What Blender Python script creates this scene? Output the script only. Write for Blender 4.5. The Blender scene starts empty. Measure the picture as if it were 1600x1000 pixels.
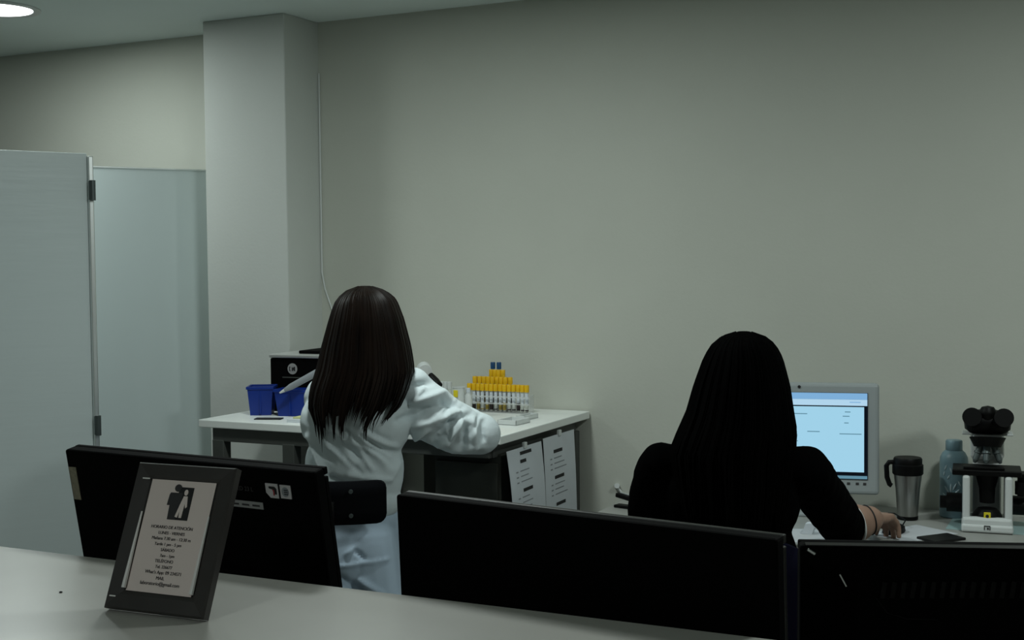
import bpy, bmesh, math, random
from mathutils import Vector, Matrix, noise
random.seed(7)
C = bpy.context.scene.collection
PI = math.pi
R = math.radians

# ------------------------------------------------------------------ camera
FPX, YAW, PITCH, ROLL = 2000.0, R(25.8), math.atan(89/2000), 0.0094
EYE = Vector((0, 0, 1.55))
F_ = Vector((-math.sin(YAW)*math.cos(PITCH), math.cos(YAW)*math.cos(PITCH), -math.sin(PITCH)))
R0 = Vector((math.cos(YAW), math.sin(YAW), 0)); U0 = R0.cross(F_)
R_ = R0*math.cos(ROLL) - U0*math.sin(ROLL); U_ = U0*math.cos(ROLL) + R0*math.sin(ROLL)
cam = bpy.data.cameras.new('camera'); camo = bpy.data.objects.new('camera', cam); C.objects.link(camo)
cam.sensor_width = 36.0; cam.lens = 36.0*FPX/1600; cam.clip_start = 0.05
m = Matrix((R_, U_, -F_)).transposed().to_4x4(); m.translation = EYE; camo.matrix_world = m
sc = bpy.context.scene; sc.camera = camo
sc.view_settings.view_transform = 'Standard'; sc.view_settings.look = 'None'
sc.view_settings.exposure = 0.0; sc.view_settings.gamma = 1.0; sc.view_settings.use_curve_mapping = False

def ray(px, py): return F_*FPX + R_*(px-800) + U_*(500-py)
def on_z(px, py, z):
    d = ray(px, py); return EYE + d*((z-EYE.z)/d.z)
def on_y(px, py, y):
    d = ray(px, py); return EYE + d*(y/d.y)

# ------------------------------------------------------------------ world and lights
w = bpy.data.worlds.new('world'); sc.world = w; w.use_nodes = True
w.node_tree.nodes['Background'].inputs[0].default_value = (0.75, 0.85, 0.9, 1)
w.node_tree.nodes['Background'].inputs[1].default_value = 0.02
LAMPS = [(-3.955, 3.63, 11.0), (-1.95, 3.0, 17.5), (0.3, 2.9, 21.5), (-1.3, -0.9, 12.0)]  # last entry is an added fill behind the camera to brighten the notice
CEIL = 2.55
def lamp_light(x, y, watts):
    l = bpy.data.lights.new('downlight', 'AREA'); l.shape = 'DISK'; l.size = 0.27; l.energy = watts
    l.color = (0.90, 1.0, 0.97); l.spread = R(180)
    o = bpy.data.objects.new('downlight', l); C.objects.link(o); o.location = (x, y, CEIL-0.010)
for x, y, e in LAMPS: lamp_light(x, y, e)

# ------------------------------------------------------------------ materials
def mat(name, col, rough=0.6, metal=0.0, spec=0.5, var=0.0, scale=20, bump=0.0, bscale=60, stretch=(1,1,1), trans=0.0, emit=None, estr=1.0, alpha=1.0, ior=1.45, coat=0.0):
    mt = bpy.data.materials.new(name); mt.use_nodes = True
    nt = mt.node_tree; b = nt.nodes['Principled BSDF']
    b.inputs['Base Color'].default_value = (*col, 1); b.inputs['Roughness'].default_value = rough
    b.inputs['Metallic'].default_value = metal; b.inputs['Specular IOR Level'].default_value = spec
    b.inputs['Transmission Weight'].default_value = trans; b.inputs['IOR'].default_value = ior
    b.inputs['Alpha'].default_value = alpha; b.inputs['Coat Weight'].default_value = coat
    if emit:
        b.inputs['Emission Color'].default_value = (*emit, 1); b.inputs['Emission Strength'].default_value = estr
    if var or bump:
        tc = nt.nodes.new('ShaderNodeTexCoord'); mp = nt.nodes.new('ShaderNodeMapping')
        mp.inputs['Scale'].default_value = stretch; nt.links.new(tc.outputs['Object'], mp.inputs['Vector'])
    if var:
        n = nt.nodes.new('ShaderNodeTexNoise'); n.inputs['Scale'].default_value = scale; n.inputs['Detail'].default_value = 5
        nt.links.new(mp.outputs[0], n.inputs['Vector'])
        r = nt.nodes.new('ShaderNodeValToRGB'); r.color_ramp.elements[0].position = 0.3; r.color_ramp.elements[1].position = 0.7
        r.color_ramp.elements[0].color = tuple(max(0, c*(1-var)) for c in col)+(1,)
        r.color_ramp.elements[1].color = tuple(min(1, c*(1+var)) for c in col)+(1,)
        nt.links.new(n.outputs['Fac'], r.inputs[0]); nt.links.new(r.outputs[0], b.inputs['Base Color'])
    if bump:
        n2 = nt.nodes.new('ShaderNodeTexNoise'); n2.inputs['Scale'].default_value = bscale; n2.inputs['Detail'].default_value = 4
        nt.links.new(mp.outputs[0], n2.inputs['Vector'])
        bp = nt.nodes.new('ShaderNodeBump'); bp.inputs['Strength'].default_value = bump; bp.inputs['Distance'].default_value = 0.01
        nt.links.new(n2.outputs['Fac'], bp.inputs['Height']); nt.links.new(bp.outputs[0], b.inputs['Normal'])
    return mt
M = {}
M['wall'] = mat('wall_paint', (0.52, 0.535, 0.475), 0.75, var=0.02, scale=3, bump=0.05, bscale=90)
M['column'] = mat('column_paint', (0.56, 0.585, 0.555), 0.7, var=0.02, scale=3, bump=0.05, bscale=90)
M['ceiling'] = mat('ceiling_paint', (0.72, 0.80, 0.78), 0.85, var=0.02, scale=2)
M['floor'] = mat('floor_vinyl', (0.30, 0.30, 0.28), 0.4, var=0.1, scale=8)
M['partition'] = mat('partition_laminate', (0.60, 0.67, 0.67), 0.32, bump=0.12, bscale=2.5, stretch=(1, 1, 9))
M['door'] = mat('door_laminate', (0.62, 0.70, 0.70), 0.4, bump=0.03, bscale=3)
M['alu'] = mat('brushed_aluminium', (0.72, 0.75, 0.74), 0.35, metal=0.9)
M['darkmetal'] = mat('dark_hinge_metal', (0.10, 0.12, 0.12), 0.45, metal=0.6)
M['counter'] = mat('counter_laminate', (0.53, 0.52, 0.48), 0.30, var=0.04, scale=6, bump=0.02, bscale=12)
M['counterbody'] = mat('counter_body', (0.35, 0.35, 0.33), 0.6, var=0.03)
M['table'] = mat('white_bench_laminate', (0.84, 0.87, 0.84), 0.35, var=0.02, scale=9)
M['desk'] = mat('desk_laminate', (0.30, 0.305, 0.285), 0.45, var=0.04, scale=9)
M['greysteel'] = mat('grey_powder_steel', (0.06, 0.064, 0.058), 0.5, var=0.06)
M['darkpanel'] = mat('dark_panel', (0.022, 0.024, 0.018), 0.7, var=0.1)
M['black'] = mat('black_plastic', (0.0012, 0.0012, 0.0013), 0.75, spec=0.06, bump=0.03, bscale=300)
M['blackgloss'] = mat('black_plastic_edge', (0.006, 0.006, 0.006), 0.4, spec=0.3)
M['greyedge'] = mat('grey_plastic_edge', (0.022, 0.022, 0.021), 0.35, spec=0.5)
M['rubber'] = mat('black_rubber', (0.0022, 0.0022, 0.0022), 0.5, spec=0.18)
M['fabricblack'] = mat('black_upholstery', (0.002, 0.0024, 0.0035), 0.8, spec=0.08, bump=0.1, bscale=400)
M['navy'] = mat('navy_upholstery', (0.002, 0.002, 0.009), 0.8, spec=0.08, bump=0.1, bscale=400)
M['shirt'] = mat('black_cotton', (0.0010, 0.0010, 0.0011), 0.95, spec=0.02, bump=0.1, bscale=250)
M['coat'] = mat('white_cotton', (0.66, 0.74, 0.76), 0.85, spec=0.2, bump=0.06, bscale=200)
M['tunic'] = mat('blue_grey_cotton', (0.42, 0.52, 0.62), 0.9, spec=0.1, bump=0.05, bscale=200)
M['trousers'] = mat('pale_blue_cotton', (0.40, 0.48, 0.60), 0.85, spec=0.2, bump=0.05, bscale=200)
M['jeans'] = mat('dark_cotton', (0.01, 0.011, 0.016), 0.9, spec=0.1)
M['skin'] = mat('skin', (0.29, 0.18, 0.13), 0.55, var=0.08, scale=25, bump=0.05, bscale=150)
M['skinlight'] = mat('light_skin', (0.52, 0.33, 0.25), 0.55, var=0.06, scale=25)
M['eyewhite'] = mat('eye_white', (0.7, 0.7, 0.68), 0.2)
M['brownhair'] = mat('brown_hair', (0.0050, 0.0024, 0.0013), 0.5, spec=0.14, var=0.5, scale=40, stretch=(1, 1, 0.03))
M['blackhair'] = mat('black_hair', (0.0007, 0.0007, 0.0007), 0.8, spec=0.02, var=0.3, scale=40, stretch=(1, 1, 0.05))
M['shoe'] = mat('white_shoe', (0.5, 0.5, 0.5), 0.5)
M['frame'] = mat('charcoal_frame', (0.042, 0.038, 0.036), 0.38, var=0.1, scale=30)
M['silver'] = mat('painted_glint', (0.92, 0.90, 0.88), 0.4)  # pale colour standing in for reflections on the frame bevel
M['photopaper'] = mat('pinkish_paper', (0.84, 0.72, 0.68), 0.5)
M['ink'] = mat('black_ink', (0.012, 0.012, 0.013), 0.7)
M['inkgrey'] = mat('grey_ink', (0.035, 0.034, 0.036), 0.7)
M['inkpale'] = mat('pale_ink', (0.25, 0.27, 0.29), 0.8)
M['paper'] = mat('white_paper', (0.62, 0.66, 0.70), 0.8, var=0.02, scale=20)
M['greypaper'] = mat('grey_white_paper', (0.48, 0.50, 0.52), 0.8, var=0.02, scale=20)
M['label'] = mat('label_white', (0.55, 0.53, 0.54), 0.6)
M['labelgrey'] = mat('label_grey', (0.32, 0.32, 0.32), 0.5)
M['labelbeige'] = mat('label_beige', (0.22, 0.20, 0.14), 0.5, var=0.2, scale=120)
M['red'] = mat('label_red', (0.35, 0.03, 0.04), 0.6)
M['blue'] = mat('blue_plastic', (0.004, 0.028, 0.23), 0.4)
M['bluecap'] = mat('dark_blue_cap', (0.01, 0.06, 0.16), 0.4)
M['yellow'] = mat('yellow_cap', (0.74, 0.44, 0.004), 0.45, var=0.1, scale=60)
M['yellowlabel'] = mat('yellow_label', (0.7, 0.58, 0.02), 0.5)
M['yellowpaper'] = mat('pale_yellow_paper', (0.62, 0.64, 0.30), 0.7, var=0.1, scale=60)
M['tube'] = mat('clear_tube', (0.85, 0.88, 0.84), 0.15, trans=0.35, alpha=0.75)
M['acrylic'] = mat('clear_acrylic', (0.85, 0.87, 0.86), 0.15, trans=0.6, alpha=0.7)
M['blood'] = mat('dark_sample', (0.015, 0.006, 0.006), 0.4)
M['serum'] = mat('amber_sample', (0.30, 0.22, 0.04), 0.4)
M['whiteplastic'] = mat('white_plastic', (0.62, 0.65, 0.64), 0.4)
M['monwhite'] = mat('white_casing', (0.34, 0.375, 0.38), 0.4)
M['chrome'] = mat('steel_mug', (0.30, 0.30, 0.285), 0.3, metal=0.9, var=0.35, scale=30, stretch=(1, 1, 0.02))
M['bottle'] = mat('blue_grey_bottle', (0.17, 0.27, 0.31), 0.4, var=0.08, scale=12)
M['bottlemark'] = mat('pale_blue_mark', (0.42, 0.52, 0.56), 0.5)
M['tealmat'] = mat('teal_sheet', (0.28, 0.40, 0.40), 0.5)
M['silverbox'] = mat('silver_lid', (0.75, 0.76, 0.74), 0.3, metal=0.7)
M['lampglow'] = mat('lamp_glow', (0.9, 0.9, 0.9), 0.5, emit=(0.97, 1.0, 1.0), estr=5.0)
M['screen'] = mat('screen_blue', (0.02, 0.02, 0.02), 0.3, emit=(0.36, 0.66, 0.84), estr=0.95)
M['screenbar'] = mat('screen_bar_blue', (0.02, 0.02, 0.02), 0.3, emit=(0.22, 0.46, 0.75), estr=0.9)
M['screenpale'] = mat('screen_pale', (0.02, 0.02, 0.02), 0.3, emit=(0.45, 0.68, 0.86), estr=0.95)
M['screendark'] = mat('screen_dark', (0.004, 0.008, 0.02), 0.3)
M['screentext'] = mat('screen_text', (0.01, 0.01, 0.01), 0.3, emit=(0.12, 0.27, 0.36), estr=0.9)

# ------------------------------------------------------------------ mesh helpers
class MB:
    def __init__(s): s.v = []; s.f = []; s.M = Matrix.Identity(4)
    def add(s, vs, fs):
        o = len(s.v); s.v += [s.M @ Vector(p) for p in vs]; s.f += [tuple(i+o for i in q) for q in fs]; return s
    def box(s, c, d, bev=0.0, seg=2, rot=None):
        bm = bmesh.new(); bmesh.ops.create_cube(bm, size=1)
        for v in bm.verts: v.co = Vector((v.co.x*d[0], v.co.y*d[1], v.co.z*d[2]))
        if bev: bmesh.ops.bevel(bm, geom=bm.edges[:], offset=bev, segments=seg, affect='EDGES', profile=0.5)
        T = Matrix.Translation(c) @ (rot.to_4x4() if rot else Matrix.Identity(4))
        return s.bm(bm, T)
    def bm(s, bm, T=Matrix.Identity(4)):
        bm.verts.index_update()
        s.add([T @ v.co for v in bm.verts], [[v.index for v in f.verts] for f in bm.faces]); bm.free(); return s
    def cyl(s, p0, p1, r0, r1=None, n=24):
        r1 = r0 if r1 is None else r1
        p0 = Vector(p0); p1 = Vector(p1); z = (p1-p0).normalized(); x = z.orthogonal().normalized(); y = z.cross(x)
        vs = []
        for p, r in ((p0, r0), (p1, r1)):
            vs += [p + (x*math.cos(2*PI*i/n)+y*math.sin(2*PI*i/n))*r for i in range(n)]
        fs = [(i, (i+1) % n, n+(i+1) % n, n+i) for i in range(n)] + [tuple(range(n-1, -1, -1)), tuple(range(n, 2*n))]
        return s.add(vs, fs)
    def lathe(s, prof, c=(0, 0, 0), n=32, sx=1, sy=1, caps=True):
        vs = []; fs = []
        for r, z in prof: vs += [(c[0]+r*sx*math.cos(2*PI*i/n), c[1]+r*sy*math.sin(2*PI*i/n), c[2]+z) for i in range(n)]
        k = len(prof)
        for j in range(k-1):
            for i in range(n): fs.append((j*n+i, j*n+(i+1) % n, (j+1)*n+(i+1) % n, (j+1)*n+i))
        if caps: fs.append(tuple(range(n-1, -1, -1))); fs.append(tuple(range((k-1)*n, k*n)))
        return s.add(vs, fs)
    def tube(s, pts, r, n=8, taper=None):
        pts = [Vector(p) for p in pts]; vs = []; fs = []; x = None
        for i, p in enumerate(pts):
            t = (pts[min(i+1, len(pts)-1)] - pts[max(i-1, 0)]).normalized()
            x = t.orthogonal().normalized() if x is None else (x - t*x.dot(t)).normalized()
            y = t.cross(x); rr = taper[i] if taper else r
            vs += [p + (x*math.cos(2*PI*k/n)+y*math.sin(2*PI*k/n))*rr for k in range(n)]
        for j in range(len(pts)-1):
            for k in range(n): fs.append((j*n+k, j*n+(k+1) % n, (j+1)*n+(k+1) % n, (j+1)*n+k))
        fs.append(tuple(range(n-1, -1, -1))); fs.append(tuple(range((len(pts)-1)*n, len(pts)*n)))
        return s.add(vs, fs)
    def prism(s, poly, y0, y1):     # outline in x,z extruded along y
        n = len(poly); vs = [(x, y0, z) for x, z in poly] + [(x, y1, z) for x, z in poly]
        fs = [tuple(range(n)), tuple(range(2*n-1, n-1, -1))] + [(i, n+i, n+(i+1) % n, (i+1) % n) for i in range(n)]
        return s.add(vs, fs)
    def build(s, name, m, parent=None, smooth=False, loc=None):
        me = bpy.data.meshes.new(name); me.from_pydata([tuple(v) for v in s.v], [], s.f)
        me.materials.append(m); bm = bmesh.new(); bm.from_mesh(me); bmesh.ops.recalc_face_normals(bm, faces=bm.faces); bm.to_mesh(me); bm.free()
        if smooth:
            for p in me.polygons: p.use_smooth = True
            try: me.set_sharp_from_angle(angle=R(40))
            except Exception: pass
        o = bpy.data.objects.new(name, me); C.objects.link(o)
        if parent: o.parent = parent
        if loc: o.location = loc
        return o
def fuse(name, parts, parent=None, smooth=False):     # one mesh, several materials
    o = parts[0][0].build(name, parts[0][1], parent, smooth); me = o.data; bm = bmesh.new(); bm.from_mesh(me)
    for k, (mb, m) in enumerate(parts[1:]):
        me.materials.append(m); vs = [bm.verts.new(v) for v in mb.v]
        for f in mb.f: bm.faces.new([vs[i] for i in f]).material_index = k+1
    bm.to_mesh(me); bm.free(); return o
def tag(o, label, cat, group=None):
    o['label'] = label; o['category'] = cat
    if group: o['group'] = group
    return o
def thing(name, label, cat, loc=(0, 0, 0), rz=0, group=None):
    o = bpy.data.objects.new(name, None); C.objects.link(o); o.location = loc; o.rotation_euler = (0, 0, rz)
    o.empty_display_size = 0.05
    return tag(o, label, cat, group)
def struct(o): o['kind'] = 'structure'; return o
def dup(root, loc, rz=None, label=None):
    r = root.copy(); C.objects.link(r); r.location = loc
    if rz is not None: r.rotation_euler = (0, 0, rz)
    if label: r['label'] = label
    for ch in list(root.children):
        c = ch.copy(); C.objects.link(c); c.parent = r
        for g in list(ch.children):
            d = g.copy(); C.objects.link(d); d.parent = c
    return r
def rbox(w, d, h, bev, c=(0, 0, 0)): return MB().box(c, (w, d, h), bev)

# ------------------------------------------------------------------ the room
XL, XR, YB, YF = -7.0, 3.0, 4.46, -2.5
def slab(name, c, d, m, bev=0): return struct(MB().box(c, d, bev).build(name, m))
slab('floor', ((XL+XR)/2, (YB+YF)/2, -0.05), (XR-XL+.2, YB-YF+.2, 0.1), M['floor'])
slab('ceiling', ((XL+XR)/2, (YB+YF)/2, CEIL+0.05), (XR-XL+.2, YB-YF+.2, 0.1), M['ceiling'])
slab('wall_back', ((XL+XR)/2, YB+0.05, CEIL/2), (XR-XL, 0.1, CEIL), M['wall'])
slab('wall_front', ((XL+XR)/2, YF-0.05, CEIL/2), (XR-XL, 0.1, CEIL), M['wall'])
slab('wall_left', (XL-0.05, (YB+YF)/2, CEIL/2), (0.1, YB-YF, CEIL), M['wall'])
slab('wall_right', (XR+0.05, (YB+YF)/2, CEIL/2), (0.1, YB-YF, CEIL), M['wall'])
slab('trim_1', (-3.2375, 4.345, CEIL/2), (0.405, 0.24, CEIL), M['column'], 0.004)

# partition panel, post and cubicle door
def run(name, label, cat, a, b):      # an Empty at a, its x axis along a -> b
    d = Vector(b)-Vector(a); return thing(name, label, cat, (a[0], a[1], 0), math.atan2(d.y, d.x)), d.length
dr, Ld = run('cubicle_door', 'plain pale grey cubicle door between the hinge post and the column', 'door', (-4.02, 3.75), (-3.60, 4.45))
MB().box((Ld/2, 0, 1.005), (Ld, 0.03, 1.91), 0.002).build('door_panel', M['door'], dr)
MB().box((Ld/2, -0.001, 1.962), (Ld, 0.032, 0.006), 0.001).build('edge_strip', M['alu'], dr)
pdir = (Vector((-3.58, 3.71, 0))-Vector((-3.737, 3.41, 0))).normalized()
pa = Vector((-3.58, 3.71, 0))-pdir*2.3
pt, Lp = run('partition_panel', 'tall pale grey cubicle partition at the far left with an aluminium hinge post', 'partition', pa, (-3.585, 3.70, 0))
MB().box((Lp/2, 0, 0.99), (Lp, 0.035, 1.98), 0.002).build('panel', M['partition'], pt)
MB().box((Lp+0.010, -0.012, 0.985), (0.020, 0.04, 1.97), 0.004).build('post', M['alu'], pt)
for zz in (1.84, 0.945):
    h = MB().cyl((Lp+0.012, -0.040, zz-0.038), (Lp+0.012, -0.040, zz+0.038), 0.011, n=16)
    h.box((Lp+0.010, -0.035, zz), (0.022, 0.010, 0.072), 0.002)
    h.build('hinge', M['darkmetal'], pt)

# downlights; the last is an added fill fitting, unseen behind the camera
for i, (x, y, e) in enumerate(LAMPS):
    lab = 'round recessed downlight glowing in the ceiling above the grey partition' if i == 0 else None
    if i and i != 9: pass
    t = thing('ceiling_downlight', lab or 'round recessed ceiling downlight out of view', 'ceiling light', (x, y, CEIL), 0, None if i == 0 else 'downlights over the room')
    MB().lathe([(0.135, -0.001), (0.165, -0.001), (0.165, -0.006), (0.15, -0.010), (0.135, -0.004), (0.135, -0.001)], n=48, caps=False).build('rim', M['whiteplastic'], t, True)
    MB().cyl((0, 0, -0.001), (0, 0, -0.005), 0.135, n=48).build('diffuser', M['lampglow'], t)

# white cable down the corner by the column
cb = MB().tube([(-3.028, 4.453, 2.34), (-3.028, 4.453, 1.52), (-3.015, 4.454, 1.45), (-2.98, 4.454, 1.36), (-2.92, 4.454, 1.0)], 0.0035)
tag(cb.build('wall_cable', M['whiteplastic'], None, True), 'thin white cable running down the wall corner beside the column', 'cable')

# ------------------------------------------------------------------ reception counter and staff desk
ct = thing('reception_counter', 'long pale reception counter in the foreground carrying the framed notice', 'counter', (-0.6, 1.17, 0))
MB().box((0, 0, 1.08), (4.4, 0.64, 0.04), 0.004).build('countertop', M['counter'], ct)
MB().box((0, 0.05, 0.53), (4.36, 0.46, 1.06), 0.003).build('counter_body', M['counterbody'], ct)
sd = thing('staff_desk', 'lower staff desk behind the reception counter carrying the black monitors', 'desk', (-0.6, 1.87, 0))
MB().box((0, 0, 0.735), (3.2, 0.72, 0.03), 0.003).build('desktop', M['desk'], sd)
for sx in (-1, 1): MB().box((sx*1.55, 0, 0.36), (0.03, 0.66, 0.72), 0.003).build('side_panel', M['counterbody'], sd)
cr = on_z(95, 926, 1.10)
tag(MB().lathe([(0.0006, 0), (0.0022, 0.0003), (0.0024, 0.0012), (0.0008, 0.002)], n=10).build('crumb', M['ink'], None, True, cr), 'tiny dark crumb lying on the pale counter left of the frame', 'crumb')

# ------------------------------------------------------------------ monitors seen from behind
def monitor(label, loc, rz, tilt, W, H, top, edge):
    t = thing('computer_monitor', label, 'monitor', loc, rz)
    T = Matrix.Translation((0, 0, top)) @ Matrix.Rotation(tilt, 4, 'X')
    a = MB(); a.M = T
    a.box((0, 0.012, -H/2), (W, 0.024, H), 0.004); a.box((0, 0.001, -H*0.72), (W*0.45, 0.008, H*0.35), 0.003)
    pan = a.build('back_cover', M['black'], t)
    b = MB(); b.M = T; b.box((0, 0.027, -0.006), (W, 0.010, 0.012), 0.002); b.box((0, 0.027, -H+0.010), (W, 0.010, 0.02), 0.002)
    for s in (-1, 1): b.box((s*(W/2-0.007), 0.027, -H/2), (0.014, 0.010, H-0.03), 0.002)
    b.build('bezel', edge, t)
    g = MB(); g.M = T; g.box((0, 0.0255, -H/2), (W-0.026, 0.005, H-0.03)); g.build('screen', M['screendark'], t)
    ny = H*0.6*math.tan(tilt)+0.006; n = MB(); n.box((0, ny, (top-H*0.6)/2), (0.06, 0.020, top-H*0.6), 0.004); n.build('neck', M['black'], t)
    MB().lathe([(0.001, 0), (0.12, 0), (0.125, 0.006), (0.11, 0.014), (0.001, 0.016)], (0, ny, 0), 32, 1, 0.8).build('base', M['black'], t, True)
    return t, T
def sticker(t, T, x0, x1, z0, z1, m, name='sticker', y=-0.0006, lab=None):
    a = MB(); a.M = T; a.box(((x0+x1)/2, y, (z0+z1)/2), (x1-x0, 0.0012, z1-z0))
    o = a.build(name, m, t)
    if lab: o['label'] = lab
    return o
ZD = 0.75
m1, T1 = monitor('black monitor seen from behind at left with small white stickers, behind the framed notice', (-1.363, 1.60, ZD), R(-4), R(10), 0.538, 0.32, 0.490, M['black'])
ppl = 403/0.525
def mx(px): return (px-303.5)/403*0.525
o = sticker(m1, T1, -0.264, -0.247, -0.088, -0.030, M['labelbeige'], 'rating_label', lab='beige rating label on the left edge')
sticker(m1, T1, 0.091, 0.160, -0.068, -0.057, M['labelgrey'], 'serial_sticker', lab='grey strip sticker')
for i in range(3): sticker(m1, T1, 0.097+i*0.021, 0.111+i*0.021, -0.064, -0.0615, M['inkgrey'], 'sticker_print', -0.0014)
a = MB(); a.M = T1; a.prism([(0.170, -0.024), (0.1945, -0.024), (0.1945, -0.047), (0.178, -0.047), (0.170, -0.039)], -0.0012, 0.0002)
k = a.build('logo_sticker', M['label'], m1)
a = MB(); a.M = T1; a.prism([(0.177, -0.0285), (0.188, -0.0285), (0.1915, -0.032), (0.1915, -0.0405), (0.188, -0.0405), (0.188, -0.0335), (0.177, -0.0315)], -0.0022, -0.001); a.build('logo_mark', M['ink'], k)
a = MB(); a.M = T1; a.prism([(0.183, -0.0325), (0.187, -0.0335), (0.187, -0.0425), (0.1850, -0.0425), (0.185, -0.036)], -0.0022, -0.001); a.build('logo_stripe', M['red'], k)
k = sticker(m1, T1, 0.1985, 0.2195, -0.0245, -0.046, M['label'], 'square_sticker')
a = MB(); a.M = T1
a.prism([(0.2085+0.0065*math.cos(i*PI/10), -0.0352+0.0075*math.sin(i*PI/10)) for i in range(20)], -0.0022, -0.001); a.build('printed_mark', M['inkpale'], k)
a = MB(); a.M = T1
for z in (-0.032, -0.0352, -0.0385): a.box((0.2105, -0.0024, z), (0.007, 0.0008, 0.0014))
a.build('printed_mark', M['inkgrey'], k)
def text(name, body, size, m, parent, Mx, extrude=0.0002, align='CENTER'):
    cu = bpy.data.curves.new(name, 'FONT'); cu.body = body; cu.size = size; cu.align_x = align; cu.extrude = extrude
    o = bpy.data.objects.new(name, cu); C.objects.link(o); dg = bpy.context.evaluated_depsgraph_get()
    me = bpy.data.meshes.new_from_object(o.evaluated_get(dg)); bpy.data.objects.remove(o); bpy.data.curves.remove(cu)
    me.transform(Mx); me.materials.clear(); me.materials.append(m)
    if parent is None: return me
    o2 = bpy.data.objects.new(name, me); C.objects.link(o2); o2.parent = parent; return o2
STAND = Matrix.Rotation(PI/2, 4, 'X')      # text from the xy plane to face -y
text('model_print', 'LED 23 L', 0.010, M['inkgrey'], m1, T1 @ Matrix.Translation((0.125, -0.0008, -0.040)) @ STAND)

m2, T2 = monitor('large blank black monitor seen from behind in the foreground centre, nearest the counter edge', (-0.674, 1.560, ZD), R(-8), R(3), 0.590, 0.345, 0.463, M['greyedge'])
m3, T3 = monitor('black monitor seen from behind at lower right with a row of vent slots', (-0.125, 1.755, ZD), R(19), R(3), 0.555, 0.335, 0.426, M['black'])
for i in range(34):
    a = MB(); a.M = T3; a.box((-0.17+i*0.0125, -0.0008, -0.058+0.004*math.sin(i*.09)), (0.006, 0.002, 0.022), rot=Matrix.Rotation(R(8), 3, 'Y'))
    a.build('vent_slot', M['rubber'], m3)
a = MB(); a.M = T3; a.tube([(-0.18, -0.001, -0.068), (-0.165, -0.001, -0.088), (-0.14, -0.001, -0.096), (-0.10, -0.001, -0.096)], 0.0012); a.build('moulded_line', M['rubber'], m3)
a = MB(); a.M = T3; a.box((-0.222, -0.001, -0.046), (0.0018, 0.002, 0.018), rot=Matrix.Rotation(R(-28), 3, 'Y')); a.build('silver_mark', M['alu'], m3)
a = MB(); a.M = T3; a.box((-0.263, -0.002, -0.008), (0.012, 0.003, 0.004), 0.001, rot=Matrix.Rotation(R(32), 3, 'Y')); a.build('corner_clip', M['alu'], m3)
a = MB(); a.M = T3; a.box((0, 0.004, 0.0006), (0.54, 0.014, 0.0016), 0.0005); a.build('top_trim', M['blackgloss'], m3)

# ------------------------------------------------------------------ framed notice on the counter
fb = on_z(237, 965, 1.10)
FW, FH, FT, FTILT = 0.157, 0.196, 0.014, R(23.5)
fz = R(3)
fr = thing('picture_frame', 'small charcoal picture frame with a printed opening hours notice, standing on the counter', 'picture frame', (fb.x, fb.y, 1.10), fz)
TF = Matrix.Translation((0, 0, 0.0003+FT*math.sin(FTILT))) @ Matrix.Rotation(-FTILT, 4, 'X')
def fmb(): a = MB(); a.M = TF; return a
bw = 0.027
a = fmb()
def rail(o0, o1, i0, i1):      # one mitred side of the moulding: outer edge o0-o1, inner edge i0-i1 (x, z)
    P = [(o0, 0.002), (o1, 0.002), (i1, 0.0), (i0, 0.0)]; mid = lambda p, q, t: (p[0]+(q[0]-p[0])*t, p[1]+(q[1]-p[1])*t)
    prof = [(0.0, FT), (0.0, 0.003), (0.08, 0.0), (0.72, 0.0012), (0.88, 0.0035), (1.0, 0.006), (1.0, FT)]
    A = [(*mid(o0, i0, t), y) for t, y in prof]; Bq = [(*mid(o1, i1, t), y) for t, y in prof]; n = len(prof)
    vs = [(x, y, z) for x, z, y in A]+[(x, y, z) for x, z, y in Bq]
    fs = [(k, (k+1) % n, n+(k+1) % n, n+k) for k in range(n)]+[tuple(range(n)), tuple(range(2*n-1, n-1, -1))]
    a.add(vs, fs)
ox, oz0, oz1, ix, iz0, iz1 = FW/2, 0.0, FH, FW/2-bw, bw, FH-bw+0.004
rail((-ox, oz0), (ox, oz0), (-ix, iz0), (ix, iz0)); rail((ox, oz1), (-ox, oz1), (ix, iz1), (-ix, iz1))
rail((-ox, oz1), (-ox, oz0), (-ix, iz1), (-ix, iz0)); rail((ox, oz0), (ox, oz1), (ix, iz0), (ix, iz1))
a.build('frame_moulding', M['frame'], fr)
a = fmb(); a.box((0, FT*0.6, FH/2), (FW-0.03, FT*0.5, FH-0.03)); a.build('backing_board', M['ink'], fr)
pw, ph, pc = 0.103, 0.149, FH/2+0.002
a = fmb(); a.box((0, FT*0.28, pc), (pw, 0.001, ph)); pp = a.build('notice_sheet', M['photopaper'], fr)
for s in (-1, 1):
    a = fmb(); a.tube([(s*(FW/2-bw+0.002), 0.0002, 0.028), (s*(FW/2-bw+0.002), 0.0002, FH*0.66)], 0.0018, 8, [0.0030, 0.0012]); a.build('painted_glint', M['silver'], fr)  # bright bevel reflections built as pale rods along the inner edges
a = fmb(); a.box((-FW/2+bw*0.72, -0.0004, FH-0.022), (0.012, 0.001, 0.0018), 0.0004); a.build('painted_corner_glint', M['silver'], fr)  # corner highlights of the moulding built as small pale bars
a = fmb(); a.box((-FW/2+bw*0.42, -0.0004, 0.016), (0.010, 0.001, 0.0018), 0.0004); a.build('painted_corner_glint', M['silver'], fr)
yy = FT*0.28-0.0006
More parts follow.
